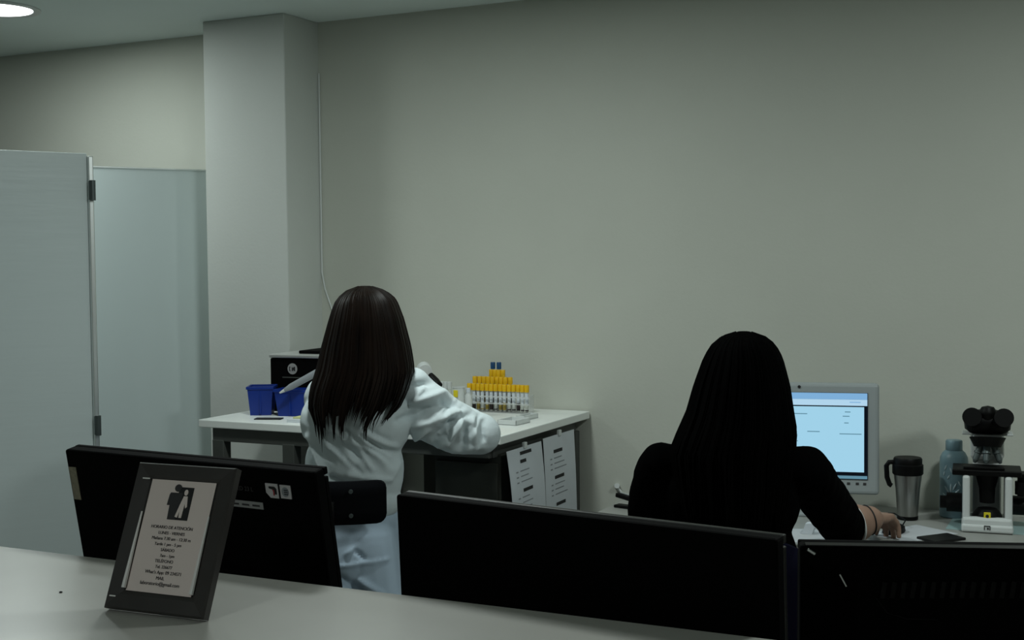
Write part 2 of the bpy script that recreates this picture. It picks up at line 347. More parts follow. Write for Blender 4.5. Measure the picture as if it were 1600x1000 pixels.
# the emblem
a = fmb(); z0 = pc+0.068
a.prism([(-0.004, z0-0.002), (0.019, z0-0.002), (0.019, z0-0.046), (-0.004, z0-0.046)], yy-0.0004, yy); a.build('emblem_square', M['ink'], pp)
a = fmb()
a.prism([(-0.006+0.0055*math.cos(i*PI/8), z0-0.0035+0.005*math.sin(i*PI/8)) for i in range(16)], yy-0.0008, yy)
a.prism([(-0.016, z0-0.010), (0.003, z0-0.010), (0.004, z0-0.026), (0.000, z0-0.028), (0.000, z0-0.046), (-0.013, z0-0.046), (-0.014, z0-0.027), (-0.0185, z0-0.027), (-0.0175, z0-0.013)], yy-0.0008, yy)
a.build('emblem_figure', M['inkgrey'], pp)
a = fmb()
a.prism([(0.0085+0.003*math.cos(i*PI/8), z0-0.009+0.004*math.sin(i*PI/8)) for i in range(16)], yy-0.0012, yy)
a.prism([(0.006, z0-0.014), (0.012, z0-0.014), (0.0145, z0-0.028), (0.012, z0-0.030), (0.010, z0-0.024), (0.009, z0-0.043), (0.005, z0-0.043), (0.0045, z0-0.034), (0.0025, z0-0.043), (-0.0015, z0-0.042), (0.002, z0-0.028)], yy-0.0012, yy)
a.build('emblem_figure', M['photopaper'], pp)
lines = [('HORARIO DE ATENCIÓN', .0052), ('LUNES - VIERNES', .0050), ('Mañana 7:30 am - 12:30 m', .0052), ('Tarde 1 pm - 5 pm', .0050), ('SÁBADO', .0050), ('7am - 1pm', .0048),
         ('TELÉFONO', .0052), ('Tel. 226677', .0050), ("What's App: 09 234571", .0054), ('MAIL', .0054), ('laboratorio@gmail.com', .0058)]
for i, (tx, szz) in enumerate(lines):
    text('printed_text', tx, szz*1.12, M['ink'], pp, TF @ Matrix.Translation((-0.002+0.0015*(i % 3), yy-0.0003, pc+0.0095-i*0.0074)) @ STAND)
a = MB(); a.M = TF @ Matrix.Translation((0, FT, FH*0.62)) @ Matrix.Rotation(R(36), 4, 'X'); a.box((0, 0.002, -0.056), (0.045, 0.003, 0.112), 0.001); a.build('easel_back', M['ink'], fr)

# ------------------------------------------------------------------ lab bench
TZ = 0.99
bx0, bx1, by0, by1 = -3.06, -1.83, 3.69, 4.45
tb = thing('lab_bench', 'white topped lab bench on a grey steel frame against the wall', 'table', ((bx0+bx1)/2, (by0+by1)/2, 0))
hx, hy = (bx1-bx0)/2, (by1-by0)/2
MB().box((0, 0, TZ-0.014), (2*hx, 2*hy, 0.028), 0.003).build('benchtop', M['table'], tb)
a = MB(); zr = TZ-0.028-0.025
for s in (-1, 1):
    a.box((0, s*(hy-0.035), zr), (2*hx-0.10, 0.035, 0.05), 0.002); a.box((s*(hx-0.06), 0, zr), (0.035, 2*hy-0.07, 0.05), 0.002)
a.build('frame_rail', M['greysteel'], tb)
for x in (-hx+0.075, -hx+0.385, hx-0.06):
    for s in (-1, 1):
        if not (s < 0 and x > 0): MB().box((x, s*(hy-0.037), (zr-0.02)/2), (0.05, 0.045, zr-0.02), 0.003).build('leg', M['greysteel'], tb)
MB().box((hx-0.155, 0.0, 0.47), (0.25, 2*hy-0.13, 0.90), 0.003).build('cupboard', M['darkpanel'], tb)
MB().box((hx-0.155, -hy+0.060, 0.47), (0.23, 0.012, 0.84), 0.002).build('cupboard_door', M['darkpanel'], tb)
MB().box((0.26, hy-0.09, 0.5), (0.62, 0.02, 0.80), 0.002).build('back_panel', M['darkpanel'], tb)
# papers clipped to the bench end
def hung_sheet(y0, y1, z0, z1, x, bulge, label, marks):
    t = thing('hanging_sheet', label, 'paper', (x, (y0+y1)/2, z1))
    n, k = 10, 14; W_ = y1-y0; Hh = z1-z0
    def pos(u, v): # u along y 0..1, v down 0..1
        return (0.002+bulge*math.sin(PI*min(1, v*1.1))*(1-0.55*u)+0.012*v, -W_/2+u*W_-0.02*math.sin(PI*v)*(1-u)*(bulge*30), -v*Hh)
    vs = []; fs = []
    for off in (0, 0.0008):
        for j in range(k+1):
            for i in range(n+1):
                p = pos(i/n, j/k); vs.append((p[0]+off, p[1], p[2]))
    s = (n+1)*(k+1)
    for j in range(k):
        for i in range(n):
            q = (j*(n+1)+i, j*(n+1)+i+1, (j+1)*(n+1)+i+1, (j+1)*(n+1)+i); fs.append(q); fs.append(tuple(s+x for x in reversed(q)))
    base = MB().add(vs, fs)
    b = MB(); pale = MB()
    def strip(mb, u0, u1, v0, v1, sl=0.0):
        st = 6; vv = []; ff = []
        for i in range(st+1):
            u = u0+(u1-u0)*i/st
            for v in (v0, v1):
                p = pos(u, v+sl*(u-u0)); vv.append((p[0]+0.0016, p[1], p[2]))
        for i in range(st): ff.append((2*i, 2*i+1, 2*i+3, 2*i+2))
        mb.add(vv, ff)
    for (u0, u1, v) in marks:
        strip(b, u0, u1, v, v+0.026)
    for j in range(22):
        v = 0.09+j*0.04
        if any(abs(v-mv) < 0.05 for _, _, mv in marks): continue
        strip(pale, 0.18, 0.24, v, v+0.010); strip(pale, 0.30, 0.30+random.uniform(0.2, 0.4), v, v+0.008)
    fuse('sheet', [(base, M['paper']), (b, M['ink']), (pale, M['inkpale'])], t, True)
    cl = MB().box((0.004, 0.0, 0.004), (0.012, 0.022, 0.022), 0.003); cl.build('clip', M['whiteplastic'], t)
hung_sheet(3.745, 4.02, 0.50, 0.932, -1.838, 0.022, 'left of the two printed sheets clipped to the bench end, curling outwards', [(0.35, 0.68, 0.03), (0.33, 0.5, 0.09), (0.34, 0.62, 0.31), (0.38, 0.66, 0.57)])
hung_sheet(4.035, 4.31, 0.48, 0.938, -1.838, 0.006, 'right of the two printed sheets clipped to the bench end, hanging flat near the wall', [(0.30, 0.58, 0.11), (0.30, 0.60, 0.31), (0.32, 0.62, 0.52), (0.34, 0.66, 0.74)])

# black analyser with silver lid
an = thing('lab_analyser', 'black box shaped analyser with a silver top edge at the left end of the bench', 'lab device', (-2.815, 4.13, TZ), R(4))
a = rbox(0.33, 0.22, 0.205, 0.006, (0, 0, 0.1025)); a.build('housing', M['black'], an)
a = rbox(0.335, 0.225, 0.014, 0.004, (0, -0.002, 0.213)); a.build('silver_lid', M['silverbox'], an)
a = rbox(0.25, 0.17, 0.012, 0.004, (0.06, 0.02, 0.226)); a.build('top_cover', M['black'], an)
a = MB().cyl((-0.065, -0.1095, 0.165), (-0.065, -0.1115, 0.165), 0.021, n=32); k = a.build('logo_disc', M['labelgrey'], an)
a = MB(); a.prism([(-0.079, 0.157), (-0.073, 0.157), (-0.073, 0.160), (-0.076, 0.160), (-0.076, 0.170), (-0.073, 0.170), (-0.073, 0.173), (-0.079, 0.173)], -0.1122, -0.1112)
a.prism([(-0.067, 0.157), (-0.062, 0.157), (-0.062, 0.164), (-0.057, 0.157), (-0.053, 0.157), (-0.053, 0.173), (-0.058, 0.173), (-0.062, 0.168), (-0.067, 0.173)], -0.1122, -0.1112); a.build('logo_mark', M['ink'], k)
a = MB().box((-0.065, -0.1105, 0.132), (0.09, 0.001, 0.004)); a.build('printed_line', M['greysteel'], an)
a = MB(); a.prism([(-0.142, 0.062), (-0.126, 0.062), (-0.134, 0.076)], -0.1115, -0.1095); a.build('warning_triangle', M['labelgrey'], an)

# blue bins
def bin_(label, px, py, rz, W_, D_, H_):
    p = on_z(px, py, TZ); t = thing('storage_bin', label, 'bin', p, rz, 'blue bins on the bench')
    a = MB(); n = 4; tf = 0.80; th = 0.004
    def ringp(s, z, o): return [(-s*W_/2+o, -s*D_/2+o, z), (s*W_/2-o, -s*D_/2+o, z), (s*W_/2-o, s*D_/2-o, z), (-s*W_/2+o, s*D_/2-o, z)]
    vs = ringp(tf, 0, 0)+ringp(1, H_, 0)+ringp(1, H_, th)+ringp(tf, 0.004, th)
    fs = [(3, 2, 1, 0), (12, 13, 14, 15)]
    for k in range(3): fs += [(4*k+i, 4*k+(i+1) % 4, 4*k+4+(i+1) % 4, 4*k+4+i) for i in range(4)]
    a.add(vs, fs); a.build('tray', M['blue'], t)
    r = MB()
    for s in (-1, 1):
        r.box((0, s*(D_/2+0.001), H_-0.005), (W_+0.006, 0.005, 0.010), 0.001); r.box((s*(W_/2+0.001), 0, H_-0.005), (0.005, D_+0.006, 0.010), 0.001)
    r.box((0, -D_*0.45-0.001, H_*0.5), (0.006, 0.006, H_*0.9), 0.001)
    r.build('rim', M['blue'], t)
    return t
bin_('blue open bin nearest the left end of the bench', 410, 647, R(28), 0.096, 0.10, 0.108)
bin_('blue open bin between the left blue bin and the coat of the seated woman', 460, 649, R(10), 0.125, 0.08, 0.100)
p = on_z(420, 655, TZ)
tag(rbox(0.10, 0.04, 0.004, 0.001, (0, 0, 0.002)).build('black_patch', M['ink'], None, False, p), 'flat black card lying on the bench in front of the left blue bin', 'patch'); bpy.data.objects['black_patch'].rotation_euler = (0, 0, R(20))  # thin flat black box in front of the left bin
p = on_z(467, 661, TZ)
nb = thing('note_pad', 'small white pad with a pale yellow sheet at the front edge of the bench', 'note pad', p + Vector((0, 0.035, 0)), R(2))
rbox(0.105, 0.07, 0.012, 0.001, (0, 0, 0.006)).build('pad', M['paper'], nb); rbox(0.085, 0.05, 0.006, 0.001, (0.004, 0.008, 0.015)).build('top_sheet', M['yellowpaper'], nb)
# grey rod leaning out of the bin
a = MB(); p0 = on_y(448, 608, 3.855); p1 = on_y(517, 570, 3.93); d = p1-p0
pr = thing('pipette', 'slim grey pipette leaning out of the blue bins towards the woman', 'pipette', p0)
MB().tube([d*-0.05, d*0.1, d*0.6, d], 0.008, 12, [0.007, 0.012, 0.013, 0.014]).build('shaft', M['inkpale'], pr, True)
MB().tube([d*-0.16, d*-0.1, d*-0.04], 0.004, 10, [0.003, 0.005, 0.007]).build('tip', M['whiteplastic'], pr, True)

# sample tubes and racks
rk = thing('tube_rack', 'clear stepped rack holding the yellow capped sample tubes by the wall', 'rack', (-2.135, 4.345, TZ), 0)
RW = 0.275
steps = [(-0.055, 0.004, RW, 0.0), (-0.020, 0.028, 0.19, -0.035), (0.015, 0.052, 0.12, -0.045), (0.048, 0.078, 0.09, -0.050)]
for i, (y, z, wdt, xc) in enumerate(steps):
    MB().box((xc, y, z/2), (wdt, 0.032, z), 0.001).build('step', M['acrylic'], rk)
for z in (0.035, 0.060):
    MB().box((0, -0.0735, z), (RW, 0.003, 0.006), 0.001).build('guard_rail', M['acrylic'], rk)
for s in (-1, 1): MB().box((s*RW/2, -0.055, 0.035), (0.003, 0.040, 0.07), 0.001).build('side_plate', M['acrylic'], rk)
def tube_proto(name, label, group, cap, fill, fh, L=0.082):
    t = thing(name, label, 'sample tube', (0, 0, 0), 0, group)
    MB().lathe([(0.001, 0), (0.004, 0.0012), (0.0062, 0.006), (0.0065, L)], n=14).build('tube_body', M['tube'], t, True)
    MB().lathe([(0.001, 0.001), (0.0045, 0.003), (0.0068, 0.007), (0.0069, fh), (0.001, fh+0.0005)], n=14).build('sample', fill, t, True)
    MB().lathe([(0.0078, L-0.006), (0.0092, L-0.006), (0.0092, L+0.018), (0.0082, L+0.020), (0.001, L+0.020)], n=16).build('cap', cap, t, True)
    lb = MB().lathe([(0.0067, 0.030), (0.0068, 0.031), (0.0068, 0.070), (0.0067, 0.071)], n=14); lb.build('paper_label', M['paper'], t, True)
    return t
grp = ['yellow capped tubes in the front row', 'yellow capped tubes in the second row', 'yellow capped tubes in the third row', 'blue capped tubes in the top row']
labs = ['yellow capped sample tube standing in the long front row of the rack', 'yellow capped sample tube in the raised second row of the rack', 'yellow capped sample tube in the high third row of the rack', 'dark blue capped tube in the topmost row behind the yellow caps']
protos = {}
rows = [(14, 0.0185, 0.0), (9, 0.0185, -0.040), (4, 0.017, -0.038), (2, 0.026, -0.058)]
for r_, (n, dx, xc) in enumerate(rows):
    for i in range(n):
        key = (r_, ['blood', 'serum', 'serum', 'blood', 'serum'][(i*3+r_) % 5], (i % 3))
        if r_ == 0 and i in (9, 10, 12, 13): key = (0, 'blood', 0)
        y, z, _, _ = steps[r_]
        loc = (-2.135+xc+(i-(n-1)/2)*dx, 4.345+y+random.uniform(-.003, .003), TZ+z)
        if key not in protos:
            t = tube_proto('sample_tube', labs[r_], grp[r_], M['bluecap'] if r_ == 3 else M['yellow'], M[key[1]], [0.010, 0.024, 0.034][key[2]])
            t.location = loc; t.rotation_euler = (0, 0, random.uniform(-3, 3)); protos[key] = t
        else: dup(protos[key], loc, random.uniform(-3, 3))
# loose samples left of the rack
for i, px in enumerate((691, 697, 703)):
    p = on_y(px, 640, 4.25); p.z = TZ
    t = thing('vial', 'tall white capped vial standing just right of the woman\'s shoulder', 'vial', p, 0, 'white capped vials behind the shoulder')
    MB().lathe([(0.001, 0), (0.0065, 0.001), (0.0068, 0.09), (0.001, 0.09)], n=16).build('vial_body', M['tube'], t, True)
    MB().lathe([(0.0085, 0.086), (0.009, 0.088), (0.009, 0.112), (0.001, 0.114)], n=16).build('cap', M['whiteplastic'], t, True)
p = on_y(717, 650, 4.17); p.z = TZ
t = thing('sample_cup', 'round white sample cup with a yellow sample between the white vials and the tube rack', 'cup', p)
MB().lathe([(0.017, 0), (0.019, 0.002), (0.023, 0.100), (0.025, 0.101), (0.025, 0.104), (0.0215, 0.104), (0.018, 0.01), (0.001, 0.01)], n=32).build('cup_body', M['whiteplastic'], t, True)
MB().cyl((0, 0, 0.011), (0, 0, 0.085), 0.0175, 0.0205, n=28).build('sample', M['serum'], t)
MB().box((0, -0.0230, 0.080), (0.018, 0.005, 0.026), 0.002).build('yellow_label', M['yellowlabel'], t)
p = on_y(732, 650, 4.19); p.z = TZ
t = thing('reagent_bottle', 'small white reagent bottle beside the left end of the tube rack', 'bottle', p)
MB().lathe([(0.012, 0), (0.0135, 0.002), (0.0135, 0.070), (0.007, 0.080), (0.007, 0.084), (0.001, 0.084)], n=24).build('bottle_body', M['whiteplastic'], t, True)
MB().lathe([(0.0085, 0.082), (0.0085, 0.098), (0.001, 0.099)], n=20).build('cap', M['paper'], t, True)
# white slide boxes at the front
for px, py, sx, lab in ((803, 662, 0.075, 'larger white slide tray at the right front of the bench'), (824, 655, 0.035, 'small white slide box between the slide tray and the tube rack')):
    p = on_z(px, py, TZ); t = thing('slide_tray', lab, 'tray', p, R(-4))
    MB().box((0, 0, 0.002), (sx, 0.10, 0.004), 0.001).build('tray_base', M['whiteplastic'], t)
    a = MB()
    for s in (-1, 1): a.box((0, s*0.048, 0.009), (sx, 0.004, 0.018), 0.001); a.box((s*(sx/2-0.002), 0, 0.009), (0.004, 0.10, 0.018), 0.001)
    a.build('tray_wall', M['whiteplastic'], t)
# ------------------------------------------------------------------ microscope builder
def microscope(label, loc, rz, tiny=False):
    t = thing('microscope', label, 'microscope', loc, rz); W = M['whiteplastic']; K = M['rubber']
    a = MB(); a.box((0, 0.0, 0.012), (0.150, 0.21, 0.024), 0.006)
    a.box((0, -0.085, 0.030), (0.146, 0.03, 0.030), 0.008)
    for s in (-1, 1): a.box((s*0.061, -0.01, 0.092), (0.022, 0.17, 0.16), 0.007)
    a.build('base', W, t)
    a = MB(); a.box((0, 0.085, 0.155), (0.085, 0.05, 0.29), 0.014); a.box((0, 0.035, 0.280), (0.085, 0.12, 0.026), 0.008); a.box((0.0, 0.075, 0.245), (0.10, 0.06, 0.09), 0.014); a.build('arm', W, t)
    a = MB(); a.box((-0.002, -0.02, 0.180), (0.20, 0.13, 0.018), 0.003); a.box((-0.01, -0.055, 0.193), (0.12, 0.03, 0.008), 0.002); a.box((0.105, -0.02, 0.172), (0.03, 0.06, 0.012), 0.002); k = a.build('stage', K, t)
    MB().cyl((0.098, -0.02, 0.168), (0.098, -0.02, 0.105), 0.011, n=20).cyl((0.098, -0.02, 0.150), (0.098, -0.02, 0.110), 0.018, n=20).build('stage_knob', K, k)
    MB().cyl((0, -0.02, 0.171), (0, -0.02, 0.125), 0.036, 0.024, 28).cyl((0, -0.02, 0.126), (0, -0.02, 0.080), 0.024, 0.022, 28).build('condenser', K, t)
    MB().lathe([(0.001, 0.018), (0.043, 0.018), (0.044, 0.045), (0.036, 0.058), (0.028, 0.066), (0.001, 0.066)], (0, -0.045, 0), 32).build('illuminator', K, t, True)
    o = MB().box((0.0, -0.0905, 0.050), (0.020, 0.006, 0.022), 0.001).build('yellow_label', M['yellowlabel'], t)
    MB().cyl((0.0, -0.0937, 0.050), (0.0, -0.0945, 0.050), 0.005, n=18).build('printed_mark', M['ink'], o)
    a = MB(); a.tube([(-0.008, -0.1055, 0.010), (-0.008, -0.1055, 0.022), (0.008, -0.1055, 0.022), (0.008, -0.1055, 0.010)], 0.0018, 6); a.box((0.002, -0.1055, 0.014), (0.006, 0.002, 0.006)); a.build('printed_mark', M['inkgrey'], t)
    for s in (-1, 1):
        MB().cyl((s*0.074, 0.02, 0.068), (s*0.120, 0.02, 0.068), 0.030, n=28).cyl((s*0.119, 0.02, 0.068), (s*0.140, 0.02, 0.068), 0.020, n=24).build('focus_knob', K, t)
    MB().cyl((0, -0.035, 0.256), (0, -0.03, 0.284), 0.040, 0.054, 32).build('nosepiece', K, t)
    for ang in (-145, -95, -35, 40):
        dx, dy = math.cos(R(ang)), math.sin(R(ang))
        MB().cyl((dx*0.022, -0.022+dy*0.022, 0.262), (dx*0.043, -0.022+dy*0.040, 0.215), 0.011, 0.009, 18).cyl((dx*0.0425, -0.022+dy*0.040, 0.216), (dx*0.047, -0.022+dy*0.044, 0.207), 0.009, 0.004, 18).cyl((dx*0.032, -0.022+dy*0.031, 0.241), (dx*0.034, -0.022+dy*0.033, 0.236), 0.0125, n=18).build('objective', M['darkmetal'], t)
    MB().box((0, 0.02, 0.291), (0.15, 0.07, 0.006), 0.002).build('head_plate', W, t)
    a = MB(); a.lathe([(0.050, 0.292), (0.066, 0.304), (0.069, 0.330), (0.058, 0.352), (0.03, 0.364), (0.001, 0.366)], (0, 0.02, 0), 32, 1.02, 0.8); a.box((0, -0.020, 0.328), (0.132, 0.08, 0.066), 0.026, 3); a.lathe([(0.001, -0.024), (0.018, -0.020), (0.026, -0.007), (0.026, 0.007), (0.018, 0.020), (0.001, 0.024)], (0, -0.04, 0.360), 28); a.build('head', K, t, True)
    for s in (-1, 1):
        MB().cyl((s*0.036, -0.02, 0.338), (s*0.044, -0.075, 0.350), 0.021, 0.019, 24).build('eyepiece_tube', K, t)
        MB().cyl((s*0.0435, -0.072, 0.349), (s*0.046, -0.100, 0.355), 0.027, 0.0285, 24).build('eyepiece', K, t)
    return t
ms = on_z(1547, 833, 0.71)
microscope('white and black binocular microscope at the right end of the desk', (ms.x-0.018, ms.y+0.09, 0.712), R(6))
mw = thing('bench_microscope', 'white and black instrument on the bench, mostly hidden behind the brown haired woman', 'microscope', (-2.268, 3.965, TZ), R(35))
MB().box((0, 0, 0.015), (0.14, 0.20, 0.03), 0.006).build('base', M['whiteplastic'], mw)
a = MB(); a.box((0, 0.07, 0.09), (0.06, 0.05, 0.15), 0.014); a.tube([(0, 0.07, 0.14), (0, 0.05, 0.172), (0, 0.0, 0.186), (0, -0.05, 0.178)], 0.026, 16); a.build('arm', M['whiteplastic'], mw, True)
MB().box((0, -0.02, 0.10), (0.12, 0.10, 0.014), 0.003).build('stage', M['rubber'], mw)
MB().tube([(0.02, -0.05, 0.165), (0.035, -0.09, 0.150), (0.042, -0.125, 0.138)], 0.011, 14).build('eyepiece_tube', M['rubber'], mw, True)

# ------------------------------------------------------------------ right desk and what stands on it
DZ = 0.71
dk = thing('office_desk', 'pale office desk along the wall under the white computer and microscope', 'desk', (-0.405, 4.10, 0))
MB().box((0, 0, DZ-0.014), (2.41, 0.70, 0.028), 0.003).build('desktop', M['desk'], dk)
for s in (-1, 1): MB().box((s*1.18, 0, (DZ-0.028)/2), (0.03, 0.64, DZ-0.028), 0.002).build('side_panel', M['counterbody'], dk)
MB().box((0, 0.30, 0.45), (2.30, 0.02, 0.40), 0.002).build('back_panel', M['counterbody'], dk)

pc_ = on_y(1272, 690, 4.20)
im = thing('desktop_computer', 'white all in one computer with a lit pale blue screen on the desk', 'computer', (pc_.x, pc_.y, DZ), R(12))
W_, H_, zc = 0.418, 0.365, 0.0
zt = 1.147-DZ; zb = zt-H_
rx_ = (1373-1272)/470
TI = Matrix.Translation((rx_-W_/2-0.008, 0, 0)) @ Matrix.Rotation(R(-3), 4, 'X')
def imb(): a = MB(); a.M = TI; return a
a = imb(); a.box((0, 0.022, (zt+zb)/2), (W_, 0.044, H_), 0.012, 3); a.build('casing', M['monwhite'], im)
sx0, sx1, sz0, sz1 = -W_/2+0.036, W_/2-0.036, zb+0.050, zt-0.032
a = imb(); a.box((0, -0.0012, (sz0+sz1)/2), (sx1-sx0, 0.003, sz1-sz0)); scr = a.build('screen', M['screendark'], im)
def sbox(x0, x1, z0, z1, m, nm, y=-0.0032):
    a = imb(); a.box(((x0+x1)/2, y, (z0+z1)/2), (x1-x0, 0.0008, z1-z0)); return a.build(nm, m, scr)
sbox(sx0+.002, sx1-.002, sz1-0.022, sz1-.001, M['screenbar'], 'title_bar')
sbox(sx0+.002, sx1-.002, sz1-0.042, sz1-.0222, M['screenpale'], 'tool_bar')
sbox(sx0+.002, sx1-.012, sz0+0.024, sz1-.046, M['screen'], 'page')
sbox(sx0+.002, sx1-.002, sz0+0.002, sz0+0.012, M['screentext'], 'task_bar')
for (x, z, l) in ((0.100, -0.062, .018), (0.093, -0.076, .022), (0.098, -0.098, .014), (0.083, -0.134, .070), (-0.02, -0.128, 0.040), (-0.10, -0.07, 0.08), (-0.11, -0.16, 0.06), (-0.08, -0.19, 0.05)):
    sbox(x, x+l, sz1+z-0.002, sz1+z+0.001, M['screentext'], 'page_text', -0.004)
sbox(0.115, 0.150, sz1-0.032, sz1-0.029, M['screenbar'], 'tool_bar_text', -0.004)
a = imb(); a.cyl((-0.016-0.03, -0.0005, zt-0.014), (-0.046, -0.002, zt-0.014), 0.005, n=16); a.build('webcam', M['ink'], im)
for x in (0.112, 0.140, 0.163):
    a = imb(); a.box((x, -0.0008, zb+0.036), (0.010, 0.002, 0.008), 0.001); a.build('button', M['inkgrey'], im)
a = MB(); a.box((rx_-W_/2, 0.065, zb/2+0.06), (0.09, 0.03, zb+0.12), 0.006); a.box((rx_-W_/2, 0.04, 0.006), (0.20, 0.15, 0.012), 0.004); a.build('stand', M['monwhite'], im)

p = on_z(1418, 811, DZ)
mg = thing('travel_mug', 'brushed steel travel mug with a black lid and handle beside the white computer', 'mug', p, R(8))
MB().lathe([(0.031, 0.010), (0.032, 0.012), (0.0385, 0.10), (0.0445, 0.150), (0.001, 0.150)], n=40).build('body', M['chrome'], mg, True)
MB().lathe([(0.030, 0), (0.033, 0.002), (0.033, 0.012), (0.001, 0.013)], n=32).build('foot_ring', M['rubber'], mg, True)
MB().lathe([(0.0455, 0.146), (0.0485, 0.150), (0.0485, 0.178), (0.045, 0.181), (0.045, 0.196), (0.042, 0.201), (0.001, 0.202)], n=40).build('lid', M['rubber'], mg, True)
MB().tube([(-0.040, -0.005, 0.185), (-0.058, -0.006, 0.184), (-0.066, -0.007, 0.172), (-0.064, -0.007, 0.135), (-0.056, -0.006, 0.112), (-0.050, -0.005, 0.108)], 0.008, 12).build('handle', M['rubber'], mg, True)
p = on_z(1490, 807, DZ)
bt = thing('water_bottle', 'blue grey water bottle with a pale leaf pattern behind the microscope', 'bottle', p)
MB().lathe([(0.041, 0), (0.0445, 0.004), (0.0445, 0.180), (0.043, 0.195), (0.036, 0.210), (0.027, 0.218), (0.001, 0.218)], n=40).build('body', M['bottle'], bt, True)
MB().lathe([(0.024, 0.216), (0.0265, 0.219), (0.0265, 0.247), (0.024, 0.251), (0.001, 0.252)], n=32).build('cap', M['bottle'], bt, True)
a = MB()
for (ang, z, tl, ln) in ((-118, .165, 25, .02), (-95, .158, -20, .018), (-125, .145, 10, .016), (-105, .135, 30, .016), (-62, .155, 15, .02), (-112, .095, -35, .026), (-95, .10, 0, .03), (-80, .105, 25, .026), (-70, .09, 50, .02), (-100, .06, 30, .018), (-122, .075, -50, .02), (-60, .115, -30, .02)):
    ca = Vector((math.cos(R(ang)), math.sin(R(ang)), 0)); tg = Vector((-ca.y, ca.x, 0)); up = Vector((0, 0, 1))
    dd = (up*math.cos(R(tl))+tg*math.sin(R(tl)))*ln/2; pp2 = ca*0.0443+Vector((0, 0, z))
    a.tube([pp2-dd, pp2-dd*.4, pp2+dd*.4, pp2+dd], .002, 6, [.0006, .003, .003, .0006])
a.build('leaf_pattern', M['bottlemark'], bt, True)
p = on_z(1560, 828, DZ)
tag(rbox(0.30, 0.20, 0.002, 0.0005, (0, 0, 0.001)).build('desk_mat', M['tealmat'], None, False, (p.x, p.y+0.05, DZ)), 'thin teal sheet lying on the desk under the microscope', 'desk mat')
p = on_z(1425, 834, DZ)
sh = rbox(0.16, 0.23, 0.001, 0, (0, 0, 0.0005)).build('paper_sheet', M['greypaper'], None, False, (p.x, p.y, DZ)); sh.rotation_euler = (0, 0, R(-32))
tag(sh, 'white sheet of paper on the desk beside the typing hand', 'paper')
p = on_z(1472, 841, DZ)
ph_ = rbox(0.08, 0.12, 0.008, 0.003, (0, 0, 0.004)).build('phone', M['blackgloss'], None, False, (p.x, p.y-0.02, DZ)); ph_.rotation_euler = (0, 0, R(-40)); tag(ph_, 'flat black phone lying on the desk between the paper sheet and the microscope', 'phone')
p = on_z(1275, 838, DZ)
sh = rbox(0.15, 0.20, 0.001, 0, (0, 0, 0.0005)).build('paper_sheet', M['greypaper'], None, False, (p.x, p.y, DZ)); sh.rotation_euler = (0, 0, R(15))
tag(sh, 'white paper partly under the elbow of the black haired woman', 'paper')
p = on_z(1263, 834, DZ)
tr = MB().prism([(-0.022, 0), (0.014, 0.0), (0.020, 0.020), (0.013, 0.034), (-0.006, 0.032), (-0.012, 0.012)], -0.015, 0.015)
tag(tr.build('folded_tissue', M['paper'], None, False, (p.x, p.y, DZ+0.0015)), 'small folded white tissue standing beside the elbow of the black haired woman', 'tissue')
# items at the left end of the desk
p = on_z(975, 794, DZ)
st = thing('stapler', 'black stapler with a silver arm at the left end of the desk', 'stapler', (p.x+0.03, p.y, DZ), R(-12))
rbox(0.13, 0.035, 0.010, 0.003, (0, 0, 0.005)).build('stapler_base', M['rubber'], st)
a = MB(); a.M = Matrix.Translation((0.06, 0, 0.012)) @ Matrix.Rotation(R(9), 4, 'Y'); a.box((-0.062, 0, 0.012), (0.125, 0.026, 0.016), 0.004); a.build('stapler_arm', M['rubber'], st)
a = MB(); a.M = Matrix.Translation((0.06, 0, 0.012)) @ Matrix.Rotation(R(9), 4, 'Y'); a.box((-0.062, 0, 0.023), (0.10, 0.012, 0.006), 0.002); a.build('silver_arm', M['alu'], st)
p1 = on_y(964, 760, 4.448); p2 = on_y(972, 770, 4.45); p3 = on_y(988, 774, 4.44); p4 = on_y(1010, 790, 4.43)
tag(MB().tube([p1, p2, p3, p4], 0.004, 8).build('white_cord', M['whiteplastic'], None, True), 'thin white cord on the wall above the left end of the desk', 'cord')
tag(MB().cyl(on_y(964, 759, 4.459), on_y(964, 759, 4.44), 0.010, n=18).build('wall_hook', M['whiteplastic'], None, False), 'small round white wall hook above the left end of the desk', 'hook')

# ------------------------------------------------------------------ people
def cap(bm, p0, p1, r0, r1, n=16):
    p0 = Vector(p0); p1 = Vector(p1)
    for p, r in ((p0, r0), (p1, r1)):
        bmesh.ops.create_uvsphere(bm, u_segments=n, v_segments=max(8, n//2+2), radius=r, matrix=Matrix.Translation(p))
    d = p1-p0; L = d.length
    if L > 1e-5:
        q = Vector((0, 0, 1)).rotation_difference(d).to_matrix().to_4x4()
        bmesh.ops.create_cone(bm, cap_ends=True, segments=n, radius1=r0, radius2=r1, depth=L, matrix=Matrix.Translation((p0+p1)/2) @ q)
def ell(bm, c, r, rot=None):
    T = Matrix.Translation(c) @ (rot.to_4x4() if rot else Matrix.Identity(4)) @ Matrix.Diagonal((*r, 1))
    bmesh.ops.create_uvsphere(bm, u_segments=24, v_segments=16, radius=1, matrix=T)
def chain(bm, pts):
    for (p0, r0), (p1, r1) in zip(pts[:-1], pts[1:]): cap(bm, p0, p1, r0, r1)
